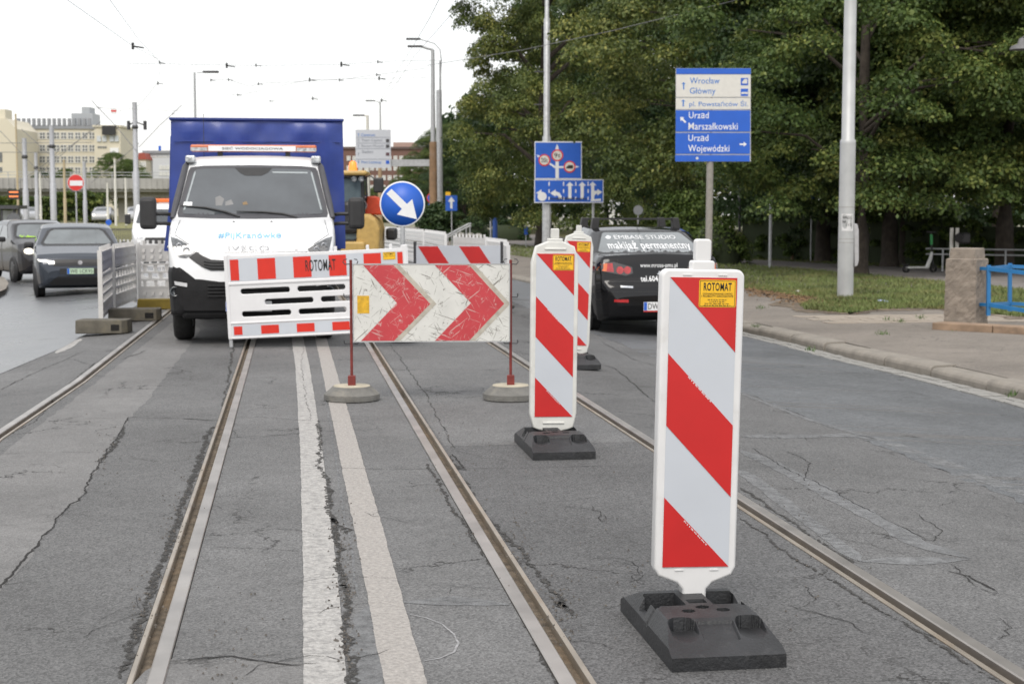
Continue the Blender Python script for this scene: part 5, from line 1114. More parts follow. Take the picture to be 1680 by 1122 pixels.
# gantry sign
g = at(721, 95); f = local(g); t = thing('gantry_sign', 'pale overhead direction board on a cantilever arm and grey mast', 'direction sign', g, FACE)
MB().tube([(0, 0, -.05), (0, 0, f(0, 150)[1]), (0, 0, f(0, 148)[1])], [.24, .17, .16], 12).build('mast', STEEL, t)
a, b = f(590, 273), f(724, 262); MB().bb(a[0], b[0], -.15, .15, a[1], b[1]).build('arm', STEEL, t)
a, b = f(584.5, 276), f(641.5, 213.5); MB().bb(a[0], b[0], -.3, -.2, a[1], b[1]).build('board', mat('gantry_board', (.50, .52, .56), .5, var=.03), t)
def z3(X, Y): return f(560 + X / 8.4, 200 + Y / 8.4)
GP = mat('grey_print', (.22, .24, .28), .6)
for s, x0, x1, y0, y1, m in (('Centrum', 280, 470, 165, 205, BLP), ('Teatr Capitol', 285, 565, 240, 285, GP), ('Forum Muzyki', 285, 590, 320, 362, GP), ('Stadion', 290, 445, 395, 435, GP), ('Port Lotniczy', 285, 560, 540, 590, BLP)):
    p, q = z3(x0, y1), z3(x1, y0); text(t, s, m, p[0], q[0], p[1], q[1], -.302, depth=.01)
for y in (185, 262, 340, 447, 558):
    q = arrow_up(243, y - 22, y + 22, 4, 12); board(t, [z3(*p) for p in q], -.302, BLP if y in (185, 558) else GP, 'arrow', .01)
for y, m in ((265, DARKSTEEL), (340, DARKSTEEL), (450, mat('maroon_icon', (.10, .05, .06), .6)), (560, SIGNBLUE)):
    p = z3(620, y + 23); q = z3(667, y - 23); MB().bb(p[0], q[0], -.312, -.302, p[1], q[1]).build('pictogram', m, t)
for y in (220, 300, 375, 520): p = z3(215, y + 3); q = z3(680, y - 3); MB().bb(p[0], q[0], -.308, -.302, p[1], q[1]).build('row_line', GP, t)
# street lamps and tram masts
def lamp(lab, px, dist, py_top, r0, m=STEEL, arm=None, z=None, base=None):
    g = at(px, dist, z); f = local(g); t = thing('street_lamp', lab, 'street lamp', g, FACE); zt = f(px, py_top)[1]
    if base: MB().tube([(0, 0, -.05), (0, 0, zt * .52)], [r0, r0 * .82], 10).build('column', base, t); MB().tube([(0, 0, zt * .52), (0, 0, zt)], [r0 * .55, r0 * .4], 10).build('upper_column', m, t)
    else: MB().tube([(0, 0, -.05), (0, 0, zt)], [r0, r0 * .55], 10).build('column', m, t)
    if arm:
        pts = [f(*p) for p in arm]; MB().tube([(x, 0, z_) for x, z_ in pts], r0 * .3, 7).build('arm', m, t); x, z_ = pts[-1]; d = -1 if pts[-1][0] < pts[0][0] else 1
        MB().bb(min(x, x + d * .9), max(x, x + d * .9), -.15, .15, z_ - .04, z_ + .08).build('lantern', DARKSTEEL, t, bevel=.03)
    return t
RUSTP = mat('rusty_pole', (.24, .15, .085), .85, var=.25, scale=2, dirt=.4, dcol=(.22, .2, .18))
lamp('rust stained lamp mast with a short arm beside the gantry', 711, 93, 82, .27, STEEL, [(711, 82), (702, 80), (693, 77)], base=RUSTP)
lamp('slender curved lamp mast rising over the gantry mast', 723, 96, 100, .12, STEEL, [(723, 148), (724, 100), (722, 82), (713, 72), (700, 68), (690, 65)])
lamp('distant lamp post with short arm above the blue truck', 323, 88, 119, .11, STEEL, [(323, 120), (333, 119)])
lamp('distant lamp post above the gantry board', 625, 150, 168, .14, STEEL, [(625, 169), (615, 166)])
lamp('pale lamp mast between gantry board and digger', 604, 120, 190, .2, SIGNCREAM, [(604, 190), (598, 190)])
lamp('tan wooden mast beside the digger', 624, 115, 215, .2, mat('tan_mast', (.35, .25, .16), .8))
MAST = mat('tram_mast_grey', (.40, .41, .44), .6, .2, var=.12)
def mast(lab, px, dist, py_top, r, m=MAST, clamp=True, z=-.3):
    g = at(px, dist, z); f = local(g); t = thing('tram_mast', lab, 'tram mast', g, FACE, 'tram masts left of the truck'); zt = f(px, py_top)[1]
    MB().tube([(0, 0, -.05), (0, 0, zt * .5), (0, 0, zt * .5 + .05), (0, 0, zt)], [r, r, r * .8, r * .75], 10).build('mast', m, t)
    if clamp: MB().lathe([(r * .75, -.12), (r * 1.0, -.08), (r * 1.0, .08), (r * .75, .12)], 10, (0, 0, zt * .82)).build('clamp', DARKSTEEL, t)
    return t, f
t, f = mast('tallest grey tram mast with insulators by the truck mirror', 224.5, 105, 168, .22)
for px in (211, 238):
    x, z_ = f(px, 206); MB().tube([(x, 0, z_ - .3), (x, 0, z_ + .3)], .12, 8).build('insulator', DARKSTEEL, t); MB().tube([(x, 0, z_), (0, 0, f(225, 200)[1])], .05, 6).build('bracket', DARKSTEEL, t)
mast('thick pale tram mast behind the grey hatchback roof', 88, 100, 206, .21); mast('pale tram mast above the black hatchback', 43, 100, 227, .20); mast('tram mast with dark clamps above the black hatchback', 61, 110, 250, .16)
mast('short thin white pole between the masts', 67, 110, 282, .09, SIGNCREAM, False); mast('thin pale mast to the right of the no entry sign', 140, 105, 265, .15, clamp=False); mast('wooden mast just left of the no entry sign', 107, 120, 262, .13, mat('tan_mast2', (.40, .33, .22), .8), False)
mast('white capped thin pole with rusty top', 190, 120, 262, .11, SIGNCREAM, False); mast('short pale pole under the bridge', 177, 115, 300, .1, SIGNCREAM, False); mast('short white pole near the overpass pier', 207, 125, 292, .1, SIGNCREAM, False)
mast('tall thin mast at the corner of the yellow block', 30, 130, 187, .10, mat('tan_mast2', (.40, .33, .22), .8), False)
# overhead wires and clamps
WIRE = mat('wire_grey', (.20, .20, .21), .6)
def wire(lab, pts, dist, r=.011, clamps=(), m=WIRE):
    P_ = [D(px, py, dist if not isinstance(dist, (list, tuple)) else d_) for (px, py), d_ in zip(pts, dist if isinstance(dist, (list, tuple)) else [dist] * len(pts))]
    t = thing('overhead_wire', lab, 'overhead wire', P_[0]); MB().tube([p - P_[0] for p in P_], r, 5).build('wire', m, t)
    for px, py, k in clamps:
        p = D(px, py, dist if not isinstance(dist, (list, tuple)) else dist[0]) - P_[0]; s = .105 if k else .065
        c = MB(); c.tube([p + Vector((0, 0, -s)), p + Vector((0, 0, s))], s * .42, 7); c.tube([p, p + Vector((s * 3.2, 0, -s * .5))], s * .25, 6); c.build('clamp', BLKPL, t)
    return t
wire('overhead span wire with black insulators above the lamp post', [(200, 104), (370, 107), (430, 108), (560, 106), (634, 101), (722, 99)], 62, .009, ((372, 108, 1), (560, 106, 1), (420, 107.5, 0), (620, 102, 0)))
wire('sagging overhead wire over the truck roof', [(346, 131), (375, 131), (408, 142), (430, 137), (560, 131), (618, 123), (700, 112)], 70, .010, ((346, 132, 0), (375, 131, 0), (424, 138, 0), (557, 132, 0), (618, 123, 0)))
wire('lower sagging overhead wire over the truck roof', [(349, 150), (378, 157), (400, 155), (508, 131), (622, 129), (700, 128)], 80, .010, ((390, 156, 0), (508, 131, 1), (622, 129, 1)))
wire('faint overhead wire joining the far lamp post', [(443, 166), (513, 162), (560, 150), (626, 138), (680, 132)], 95, .010, ((443, 166, 0), (513, 162, 1)))
wire('steep overhead wire climbing past the curved lamp', [(626, 168), (650, 138), (680, 92), (712, 56), (760, 2), (800, -45)], [95, 85, 70, 60, 48, 40], .010, ((626, 165, 1),))
wire('second steep overhead wire near the curved lamp', [(618, 176), (655, 112), (678, 76), (705, 30), (730, -20)], [95, 80, 66, 50, 40], .010)
wire('left overhead wire running to the hanger', [(60, -35), (110, 0), (218, 76), (258, 97)], [30, 36, 55, 62], .008, ((218, 76, 0),)); wire('right overhead wire running to the hanger', [(150, -40), (180, 0), (228, 66), (262, 102)], [32, 38, 55, 62], .008)
wire('hanger wires holding the tram contact wire', [(258, 101), (264, 103), (262, 120), (258, 137), (240, 160), (226, 175)], 62, .008, ((262, 103, 0), (259, 137, 0)))
wire('stay wire from the tall tram mast sloping left', [(150, 165), (162, 178), (190, 207), (227, 252)], 104, .025, ((161, 177, 0), (190, 207, 0))); wire('stay wire from the tall tram mast sloping right', [(298, 173), (282, 188), (262, 206), (228, 242)], 104, .025, ((283, 187, 0),))
wire('thin wire carrying the little red and white tag', [(155, 176), (175, 178), (200, 182), (205, 178), (250, 181), (300, 182)], 100, .012)
g = D(186.5, 182.5, 100); t = thing('warning_tag', 'small red and white tag hanging on the tram wire', 'tag', g, FACE); MB().bb(-.19, .19, -.01, .01, -.2, .2).build('plate', SIGNWHITE, t); MB().bb(-.17, .17, -.014, -.008, -.06, .06).build('red_band', SIGNRED, t)
for k, (a, b) in enumerate((((0, 215), (95, 315)), ((30, 300), (165, 205)), ((35, 212), (90, 262)), ((0, 235), (150, 234)), ((0, 250), (90, 251)), ((70, 285), (100, 240)), ((150, 300), (228, 235)), ((92, 262), (165, 200)))):
    wire(('crossing wire in front of the yellow block, lowest at its right end', 'wire rising from the thick mast across the yellow block', 'short wire at the corner of the yellow block', 'level tram wire across the yellow block', 'lower level tram wire near the shelter', 'short steep stay wire beside the thick mast', 'stay wire sloping down to the overpass', 'wire rising past the roof billboard')[k], [a, b], 105, .022)
wire('dark cable crossing in front of the linden crowns', [(700, 108), (860, 82), (1000, 52), (1130, 20), (1260, -12)], [52, 50, 47, 44, 41], .010)

# ------------------------------------------------------------------ stone pillar, blue railing, plinth
STONE = mat('rough_granite', (.235, .20, .165), .95, var=.22, scale=5, bump=1., bscale=70, dirt=.45, dcol=(.14, .115, .09), dscale=4)
gpil = G(1584, 537, ZP); pil = thing('stone_pillar', 'rough granite pillar with stepped cap at the end of the blue railing', 'pillar', gpil, R(-38) - YAW)
w = .235
def rough_block(w0, w1, z0, z1, amp, seed, n=12):
    r = random.Random(seed); m = MB()
    def ringp(w_, z): return [(w_ * a, w_ * b, z) for a, b in [(-1 + 2 * i / n, -1) for i in range(n)] + [(1, -1 + 2 * i / n) for i in range(n)] + [(1 - 2 * i / n, 1) for i in range(n)] + [(-1, 1 - 2 * i / n) for i in range(n)]]
    nz = max(2, int((z1 - z0) / .04)); secs = [[(x + r.uniform(-amp, amp), y + r.uniform(-amp, amp), z) for x, y, z in ringp(w0 + (w1 - w0) * k / nz, z0 + (z1 - z0) * k / nz)] for k in range(nz + 1)]
    secs.append([(x * .93, y * .93, z1 + .012) for x, y, z in secs[-1]]); return m.loft(secs, sm=False)
rough_block(w, w * .955, -.05, .98, .006, 1).build('shaft', STONE, pil); rough_block(w * .80, w * .78, .985, 1.13, .004, 2).build('cap', STONE, pil)
BLUEP = mat('blue_railing_paint', (.022, .16, .38), .45, var=.08, scale=5, dirt=.12, dcol=(.03, .1, .2))
p1 = D(1622, 351, gpil.y * .985); rail = thing('blue_railing', 'bright blue double steel railing fixed to the granite pillar', 'railing', (gpil.x, gpil.y, ZP))
def rp(px, py, dd): v = D(px, py, (gpil - EYE).dot(_fh) + dd); return v - Vector((gpil.x, gpil.y, ZP))
for py0, py1, py2, pyb in ((440, 449, 456, 437), (499, 513, 522, 498)):
    a, b, c = rp(1602, py0, -.12), rp(1622, py0 + 1, -.35), rp(1760, py2, -1.5); MB().bar(a, b, .045).build('front_rail', BLUEP, rail); MB().bar(b, c, .045, .055).build('front_rail', BLUEP, rail)
    d, e = rp(1657, pyb, .5), rp(1780, pyb + 6, .1); MB().bar(b + Vector((0, .02, .002)), d, .042, .05).build('back_rail', BLUEP, rail); MB().bar(d, e, .042, .05).build('back_rail', BLUEP, rail)
for px, dd, y0, y1 in ((1622, -.35, 435, 512), (1657, .5, 432, 505), (1735, -1.3, 445, 530)): a, b = rp(px, y0, dd), rp(px - .5, y1, dd); MB().bar(Vector((b.x, b.y, b.z - .05)), a, .05).build('railing_post', BLUEP, rail)
pl_ = thing('stone_plinth', 'low rust stained stone kerb under the blue railing', 'plinth', (gpil.x, gpil.y, ZP)); q = [rp(1538, 536, -.3), rp(1760, 575, -1.6)]
d = Vector((q[1].x - q[0].x, q[1].y - q[0].y, 0)); L_ = d.length; d.normalize(); x = 0; k = 0
while x < L_:
    l = (.9, 1.1, .8)[k % 3]; a = Vector((q[0].x, q[0].y, .045)) + d * x; MB().bar(a, a + d * (l - .015), .34, .11).build('stone', mat('rusty_stone', (.27, .19, .13), .92, var=.25, scale=5, bump=.5, dirt=.35, dcol=(.13, .1, .08)), pl_, bevel=.012); x += l; k += 1
# grey tube railing behind
g = at(1600, 43); f = local(g); t = thing('tube_railing', 'thin grey tube railing along the park path', 'railing', g, FACE)
for py in (409, 418): a, b = f(1519, py - 1), f(1800, py + 3); MB().tube([(a[0], 0, a[1]), (b[0], 0, b[1])], .025, 8).build('rail', STEEL, t)
for px in (1547, 1650, 1752): x = f(px, 409)[0]; MB().tube([(x, 0, -.05), (x, 0, f(px, 409)[1])], .028, 8).build('upright', STEEL, t)
# rental scooter
g = at(1511, 42.2); t = thing('electric_scooter', 'green and white rental scooter parked on the park path', 'scooter', g, FACE + .25)
for x in (-.42, .42): m_ = MB(); m_.lathe([(.06, -.03), (.105, -.035), (.115, 0), (.105, .035), (.06, .03)], 20, mx=Matrix.Translation((x, 0, .115)) @ Matrix.Rotation(R(90), 4, 'X')); m_.build('wheel', TYRE, t)
SCW = mat('scooter_white', (.62, .63, .62), .4); SCG = mat('scooter_green', (.03, .30, .08), .45)
MB().bb(-.40, .26, -.075, .075, .12, .18).build('deck', SCW, t, bevel=.03); MB().tube([(.22, 0, .15), (.33, 0, .42), (.36, 0, .58)], [.06, .05, .03], 10).build('neck', SCW, t); MB().tube([(.42, 0, .12), (.36, 0, .5), (.33, 0, 1.12)], .026, 10).build('stem', BLKPL, t)
MB().tube([(.345, 0, .78), (.333, 0, 1.06)], .04, 10).build('battery', SCG, t); MB().tube([(.33, -.25, 1.13), (.33, .25, 1.13)], .018, 8).build('handlebar', BLKPL, t); MB().bb(-.54, -.32, -.04, .04, .22, .25).build('rear_mudguard', BLKPL, t, bevel=.01)
# timber planter, signal head, lantern, litter
g = at(1313, 53.5); f = local(g); t = thing('timber_planter', 'brown timber planter with stakes in front of the hedge', 'planter', g, FACE); a, b = f(1299, 428), f(1327, 414)
for i in range(3): z0 = i * .1; MB().bb(a[0], b[0], 0, .5, z0, z0 + .09).build('plank', mat('planter_wood', (.20, .13, .08), .85, var=.2), t)
for x in (a[0] + .1, (a[0] + b[0]) / 2, b[0] - .1): MB().tube([(x, .2, .1), (x, .2, .85)], .035, 7).build('stake', mat('planter_wood', (.2, .13, .08)), t)
g = at(1576, 40); f = local(g); t = thing('signal_head', 'pale post with a black signal head behind the granite pillar', 'traffic signal', g, FACE); x = f(1566, 400)[0]
for px in (1561, 1570): MB().tube([(f(px, 400)[0], 0, -.05), (f(px, 400)[0], 0, f(px, 374)[1])], .05, 10).build('post', SIGNCREAM, t)
a, b = f(1573, 400), f(1590, 382); MB().bb(a[0], b[0], -.15, .15, a[1], b[1]).build('housing', BLKPL, t, bevel=.05); MB().tube([(a[0], -.1, b[1] - .1), (a[0] - .1, -.3, b[1] - .14)], .11, 10).build('visor', BLKPL, t)
g = at(1690, 36); f = local(g); t = thing('park_lantern', 'grey bell shaped park lantern on a post by the railing', 'lamp post', g, FACE); MB().tube([(0, 0, -.05), (0, 0, f(0, 66)[1])], [.08, .05], 10).build('post', DARKSTEEL, t)
x, z_ = f(1676, 82); MB().lathe([(.28, 0), (.24, .08), (.10, .14), (.06, .26), (0, .28)], 20, (x, 0, z_)).build('shade', mat('shade_grey', (.16, .16, .165), .6), t); MB().tube([(x, 0, z_ + .27), (x * .5, 0, z_ + .35), (0, 0, z_ + .3)], .025, 7).build('arm', DARKSTEEL, t)
def crumple(lab, px, py, s, m, seed):
    r = random.Random(seed); g = G(px, py, ZP + .01); b = bmesh.new(); bmesh.ops.create_icosphere(b, subdivisions=2, radius=s)
    for v in b.verts: v.co *= r.uniform(.6, 1.15); v.co.z = max(-.0, v.co.z * .6)
    me = bpy.data.meshes.new('litter'); b.to_mesh(me); b.free(); o = link('litter', me, m, None, g); o.scale = (1.5, 1, 1); return tag(o, lab, 'litter')
crumple('crumpled pale blue plastic bag lying on the verge', 1447, 496, .085, mat('bag_blue', (.40, .46, .70), .35, var=.2), 1); crumple('small scrap of white paper on the leafy verge edge', 1309, 479, .06, mat('scrap', (.6, .58, .55), .8), 2)

# ------------------------------------------------------------------ striped barrier and white fences further back
t0 = GR(752, 494); t0 = D(752, 351, 24.2); f = local(Vector((t0.x, t0.y, 0))); t = thing('striped_barrier', 'red and white diagonal striped barrier behind the chevron board', 'barrier', (t0.x, t0.y, 0), FACE)
a, b = f(683, 436), f(821, 403); zt2 = b[1]; zb2 = zt2 - .36; MB().bb(a[0], b[0], -.02, .02, zb2, zt2).build('board', SHEETW, t)
H2 = zt2 - zb2
for k in range(-1, 4):
    x0 = a[0] + .0 + k * .66 - .66 * 0; q = [(x0, zt2 - .012), (x0 + .32, zt2 - .012), (x0 + .32 + H2 * .62, zb2 + .012), (x0 + H2 * .62, zb2 + .012)]; q = [(min(max(x, a[0] + .01), b[0] - .01), z) for x, z in q]
    if k in (0, 1): MB().prism([(x + .02, z) for x, z in q], -.024, -.0195).build('red_stripe', SHEETR, t)
MB().bb(a[0], b[0], -.03, .03, .30, .62).build('lower_board', BARW, t)
for x in (a[0] - .02, b[0] + .02): MB().tube([(x, .02, .0), (x, .02, zt2 + .06)], .025, 8).build('post', DARKSTEEL, t); lump_base(t, x, .02, .2, .1)
mast_ = None
def ffence(lab, pxa, pxb, da, db, grp, z=0): a = at(pxa, da, z); b = at(pxb, db, z); o = fence(lab, a, b, WHITE, grp); o.location.z = z + .03; return o
grp = 'white fence panels behind the striped barrier'
ffence('white fence panel turned edge-on at the end of the row', 834, 822, 25.5, 28, grp, -.05); ffence('white fence panel next to the end panel, behind the striped barrier', 800, 832, 31, 28.2, grp, -.05)
ffence('white fence panel behind the middle of the striped barrier', 745, 798, 33, 31.2, grp); ffence('white fence panel curving away behind the round arrow sign post', 697, 731, 42, 36, grp); ffence('far white fence panel seen left of the striped barrier', 664, 695, 46, 42.3, grp)
ffence('far white fence panel at the foot of the digger', 630, 662, 52, 46.3, grp)
grp = 'white fence panels by the works van'
ffence('far white fence panel left of the works van, above the pale panels', 186, 226, 33, 32, grp, -.12); ffence('far white fence panel in front of the works van', 227, 275, 31.8, 31, grp, -.12)
ffence('distant white fence panel behind the cars', -20, 30, 62, 62, 'distant fence panels', -.2)
# iron fence by the overpass approach
g = at(195, 75, -.25); f = local(g); t = thing('iron_fence', 'black iron bar fence beyond the grey hatchback', 'fence', g, FACE)
a, b = f(150, 392), f(232, 374)
for z in (.15, b[1] - .1): MB().bb(a[0], b[0], -.02, .02, z, z + .04).build('rail', DARKSTEEL, t)
for i in range(27): x = a[0] + (b[0] - a[0]) * i / 26; MB().bb(x - .012, x + .012, -.012, .012, 0, b[1] - (0 if i % 9 else -.1)).build('bar', DARKSTEEL, t)
# steps handrail
g = at(690, 88); f = local(g); t = thing('stair_rail', 'sloping grey stair handrail by the blue post', 'railing', g, FACE)
for k in (0, 4): MB().tube([(f(732, 388 + k)[0], 0, f(732, 387 + k)[1]), (f(768, 370)[0], 0, f(768, 368 + k)[1]), (f(773, 368)[0], 0, f(773, 367 + k)[1])], .05, 7).build('handrail', STEEL, t)
for px in (735, 745, 755, 765, 771): x = f(px, 380)[0]; MB().tube([(x, 0, 0), (x, 0, interp([(732, f(0, 387)[1]), (768, f(0, 368)[1]), (780, f(0, 367)[1])], px))], .04, 6).build('upright', STEEL, t)
for px, d_ in ((772, 74), (757, 76), (785, 72)): g = at(px, d_); t = thing('bollard', {772: 'low dark bollard between two others near the stair rail', 757: 'low dark bollard closest to the stair rail', 785: 'low dark bollard closest to the thick blue post'}[px], 'bollard', g, 0, 'bollards near the stair rail'); MB().lathe([(.16, -.05), (.16, .5), (.2, .52), (.2, .62), (.12, .7), (0, .72)], 14).build('body', CONC, t)

# ------------------------------------------------------------------ overpass, slope and far buildings
DECK = mat('overpass_concrete', (.36, .355, .34), .85, var=.12, scale=.6, dirt=.25)
gA = D(-160, 351, 150); gB = D(600, 351, 158); ov = thing('overpass', 'pale concrete road overpass with ribbed parapet', 'overpass', (gA.x, gA.y, 0), math.atan2(gB.y - gA.y, gB.x - gA.x)); Lo = (gB - gA).length
MB().bb(0, Lo, 0, 12, 3.7, 4.2).build('deck', DECK, ov); MB().bb(0, Lo, -.25, .1, 4.0, 5.05).build('parapet', DECK, ov); MB().bb(0, Lo, .8, 11, 3.1, 3.7).build('girder', CONC, ov)
rb = MB()
for i in range(int(Lo / .55)): rb.bb(i * .55, i * .55 + .2, -.34, -.24, 3.95, 5.02)
rb.build('parapet_ribs', DECK, ov)['kind'] = 'stuff'
for z in (5.3, 5.6): MB().bb(0, Lo, -.06, -.02, z, z + .06).build('guard_rail', STEEL, ov)
for i in range(int(Lo / 2)): MB().bb(i * 2, i * 2 + .08, -.07, 0, 5.03, 5.63).build('guard_post', STEEL, ov)
for px in (-60, 55, 200, 330, 470): x = (D(px, 351, 151) - gA).length; MB().bb(x - .9, x + .9, 2, 10, -.4, 3.1).build('pier', CONC, ov)
SLOPE = mat('dry_grass_slope', (.17, .165, .06), .95, var=.35, scale=.15, bump=.5, bscale=2)
a = [D(-300, 351, 84), D(620, 351, 84), D(620, 351, 112), D(-300, 351, 112), D(620, 351, 400), D(-300, 351, 400)]
sm2 = MB(); sm2.add([(a[0].x, a[0].y, -.41), (a[1].x, a[1].y, -.41), (a[2].x, a[2].y, .55), (a[3].x, a[3].y, .55), (a[4].x, a[4].y, 1.0), (a[5].x, a[5].y, 1.0)], [(0, 1, 2, 3), (3, 2, 4, 5)]); tag(sm2.build('grass_slope', SLOPE), 'dry grass slope rising towards the overpass', 'slope', kind='structure')
WFR = mat('window_frame_white', (.62, .62, .6), .6); WPN = mat('window_pane_dark', (.14, .15, .155), .25)
def win_meshes(w, h, cross=True):
    fr = MB(); t_ = .16
    for q in ((-w / 2, w / 2, h / 2 - t_, h / 2), (-w / 2, w / 2, -h / 2, -h / 2 + t_), (-w / 2, -w / 2 + t_, -h / 2 + t_, h / 2 - t_), (w / 2 - t_, w / 2, -h / 2 + t_, h / 2 - t_)): fr.bb(q[0], q[1], -.12, .02, q[2], q[3])
    if cross: fr.bb(-.09, .09, -.10, .02, -h / 2 + t_, h / 2 - t_); fr.bb(-w / 2 + t_, w / 2 - t_, -.09, .02, -.08, .10)
    return fr.mesh('window'), MB().bb(-w / 2 + t_, w / 2 - t_, -.05, -.01, -h / 2 + t_, h / 2 - t_).mesh('pane')
def building(lab, pxl, pxr, pyt, dist, m, rows, cols, roof=None, z0=-.4, ww=1.3, wh=1.7, skip=None, depth=16, top=None, nm='apartment_block', rotz=0):
    g = at(pxl, dist, z0); f = local(g); t = thing(nm, lab, 'building', g, FACE + rotz); x1 = f(pxr, 300)[0]; zt = f(pxl, pyt)[1]
    MB().bb(0, x1, 0, depth, 0, zt).build('wall', m, t); fm_, pm_ = win_meshes(ww, wh)
    for py in rows:
        z = f(pxl, py)[1]
        for px in cols:
            if skip and skip(px, py): continue
            o = link('window', fm_, WFR, t, (f(px, py)[0], -.01, z)); link('pane', pm_, WPN, o)
    if roof: MB().bb(-.3, x1 + .3, -.3, depth + .3, zt, zt + roof[0]).build('roof', roof[1], t)
    return t, f, x1, zt
CREAM = mat('cream_render', (.58, .54, .44), .9, var=.06, scale=.1, dirt=.15, dcol=(.50, .46, .38), dscale=.1); GREYR = mat('grey_roof', (.24, .25, .27), .8)
cols = [35 + i * 11.6 for i in range(11)]
t, f, x1, zt = building('long cream apartment block with rows of cross barred windows behind the overpass', 30, 157, 212, 380, CREAM, (223, 243.5, 262, 280), cols, (.9, GREYR), ww=1.5, wh=1.75)
for i in range(15): x = x1 * (i + .3) / 15.5; MB().bb(x, x + .7, -.4, .3, zt + .9, zt + 2.6).build('dormer', GREYR, t)
MB().bb(x1 * .68, x1 * .95, 2, 9, zt + .9, zt + 4).build('roof_plant', mat('roof_plant_grey', (.34, .36, .38), .6), t); MB().bb(x1 * .80, x1 * .90, 3, 8, zt + 4, zt + 5.6).build('roof_plant', mat('roof_plant_grey', (.34, .36, .38), .6), t)
t, f, x1, zt = building('cream corner wing with narrow window bands and dark roof billboard', 157.5, 199, 209, 376, CREAM, (), (), (.5, CREAM))
for py in (242, 260.5, 278.5):
    for i in range(4): x, z = f(160.5 + i * 3.9, py); MB().bb(x, x + .42, -.1, .02, z - .25, z + .25).build('window', WPN, t)
for px in (163, 172, 184, 192): x, z = f(px, 228); MB().bb(x - .55, x + .45, -.3, .02, z - .7, z + .7).build('balcony_glass', mat('pale_glass', (.5, .53, .56), .3), t)
a, b = f(169.5, 222), f(191, 207); MB().bb(a[0], b[0], -1.2, -.6, a[1], b[1]).build('billboard', mat('billboard_black', (.02, .02, .022), .5), t); a, b = f(181, 251), f(195, 243); MB().bb(a[0], b[0], -.3, .02, a[1], b[1]).build('banner', SIGNWHITE, t)
t, f, x1, zt = building('blank cream gable wall of the tall block at the shelter', -80, 29.5, 212, 360, CREAM, (), (), None)
MB().prism([(0, zt), (x1, zt), (x1 - 1.2, zt + 1.2), (x1 - 2.2, zt + 2.4), (0, zt + 2.6)], 0, 16).build('gable', CREAM, t); a, b = f(-20, 193), f(6, 179); MB().bb(a[0], b[0], 1, 6, zt + 2.5, b[1]).build('stair_tower', CREAM, t)
for py in (255, 262, 279): x, z = f(1, py); MB().bb(x - .3, x + .4, -.1, .02, z - .6, z + .6).build('window', WPN, t)
MODG = mat('modern_grey_facade', (.33, .34, .36), .7, var=.05)
t, f, x1, zt = building('grey modern office block beside the red roofed house', 238, 292, 252, 330, MODG, (262, 275, 286), (246, 254, 263, 271, 280, 288), (.6, GREYR), ww=.85, wh=1.5); MB().tube([(x1 * .35, 4, zt), (x1 * .35, 4, zt + 1.8)], .3, 8).build('chimney', SIGNBLUE, t)
t, f, x1, zt = building('small cream house with red tiled roof beyond the tram mast', 228, 240, 262, 325, CREAM, (270, 281), (232, 237), None, ww=.7, wh=1.1); MB().prism([(-.3, zt), (x1 + .3, zt), (x1 * .8, zt + 1.4), (x1 * .2, zt + 1.4)], -.3, 10).build('roof', mat('red_tiles', (.30, .07, .05), .8), t)
t, f, x1, zt = building('pale frame shaped portal building behind the blue truck', 252, 300, 259, 300, mat('pale_portal', (.48, .49, .52), .7), (275, 285), (264, 270, 276), None, ww=.6, wh=.8)
BRICK = mat('brown_brick', (.15, .085, .07), .9, var=.12, scale=.2)
t, f, x1, zt = building('long brown brick building with pale windows behind the gantry board', 560, 760, 245, 330, BRICK, (260, 276, 292, 308), [572 + i * 9.6 for i in range(19)], (.5, mat('brown_eaves', (.10, .07, .065), .8)), ww=.8, wh=1.0)
MB().bb(x1 * .42, x1 * .68, 3, 12, zt + .5, zt + 1.6).build('penthouse', mat('penthouse_render', (.36, .25, .21), .8), t); a, b = f(685, 245), f(724, 230); MB().bb(a[0], b[0], 1, 10, zt + .5, b[1]).build('lift_block', mat('pale_block', (.52, .53, .54), .8), t)
# tram shelter with display
g = at(12, 92, -.3); f = local(g); t = thing('tram_shelter', 'dark framed tram shelter with orange display board', 'shelter', g, FACE); a, b = f(-12, 372), f(31, 337)
MB().bb(a[0], b[0], -.2, 1.6, b[1] - .22, b[1]).build('roof', DARKSTEEL, t); MB().bb(a[0] + .1, b[0] - .6, 1.4, 1.45, .3, b[1] - .3).build('glass_wall', mat('shelter_glass', (.42, .45, .48), .15), t)
for px in (2, 23, 30): x = f(px, 350)[0]; MB().bb(x - .06, x + .06, 0, .12, 0, b[1] - .2).build('upright', DARKSTEEL, t)
a, b = f(13, 327), f(31, 312); MB().bb(a[0], b[0], 0, .3, a[1], b[1]).build('display_case', BLKPL, t)
for py in (315.5, 322.5): a, b = f(15, py + 1.2), f(30, py - 1.2); MB().bb(a[0], b[0], -.02, .0, a[1], b[1]).build('display_row', mat('orange_led', (.9, .25, .08), .5, emit=.5), t)
g = at(206, 85, -.25); t = thing('delineator', 'small blue arrow sign on a black post by the iron fence', 'traffic sign', at(178, 72, -.25), FACE); f = local(at(178, 72, -.25)); MB().tube([(0, 0, -.05), (0, 0, f(178, 366)[1])], .03, 8).build('post', DARKSTEEL, t); disc(t, f(178.5, 365), .14, SIGNBLUE, -.03)
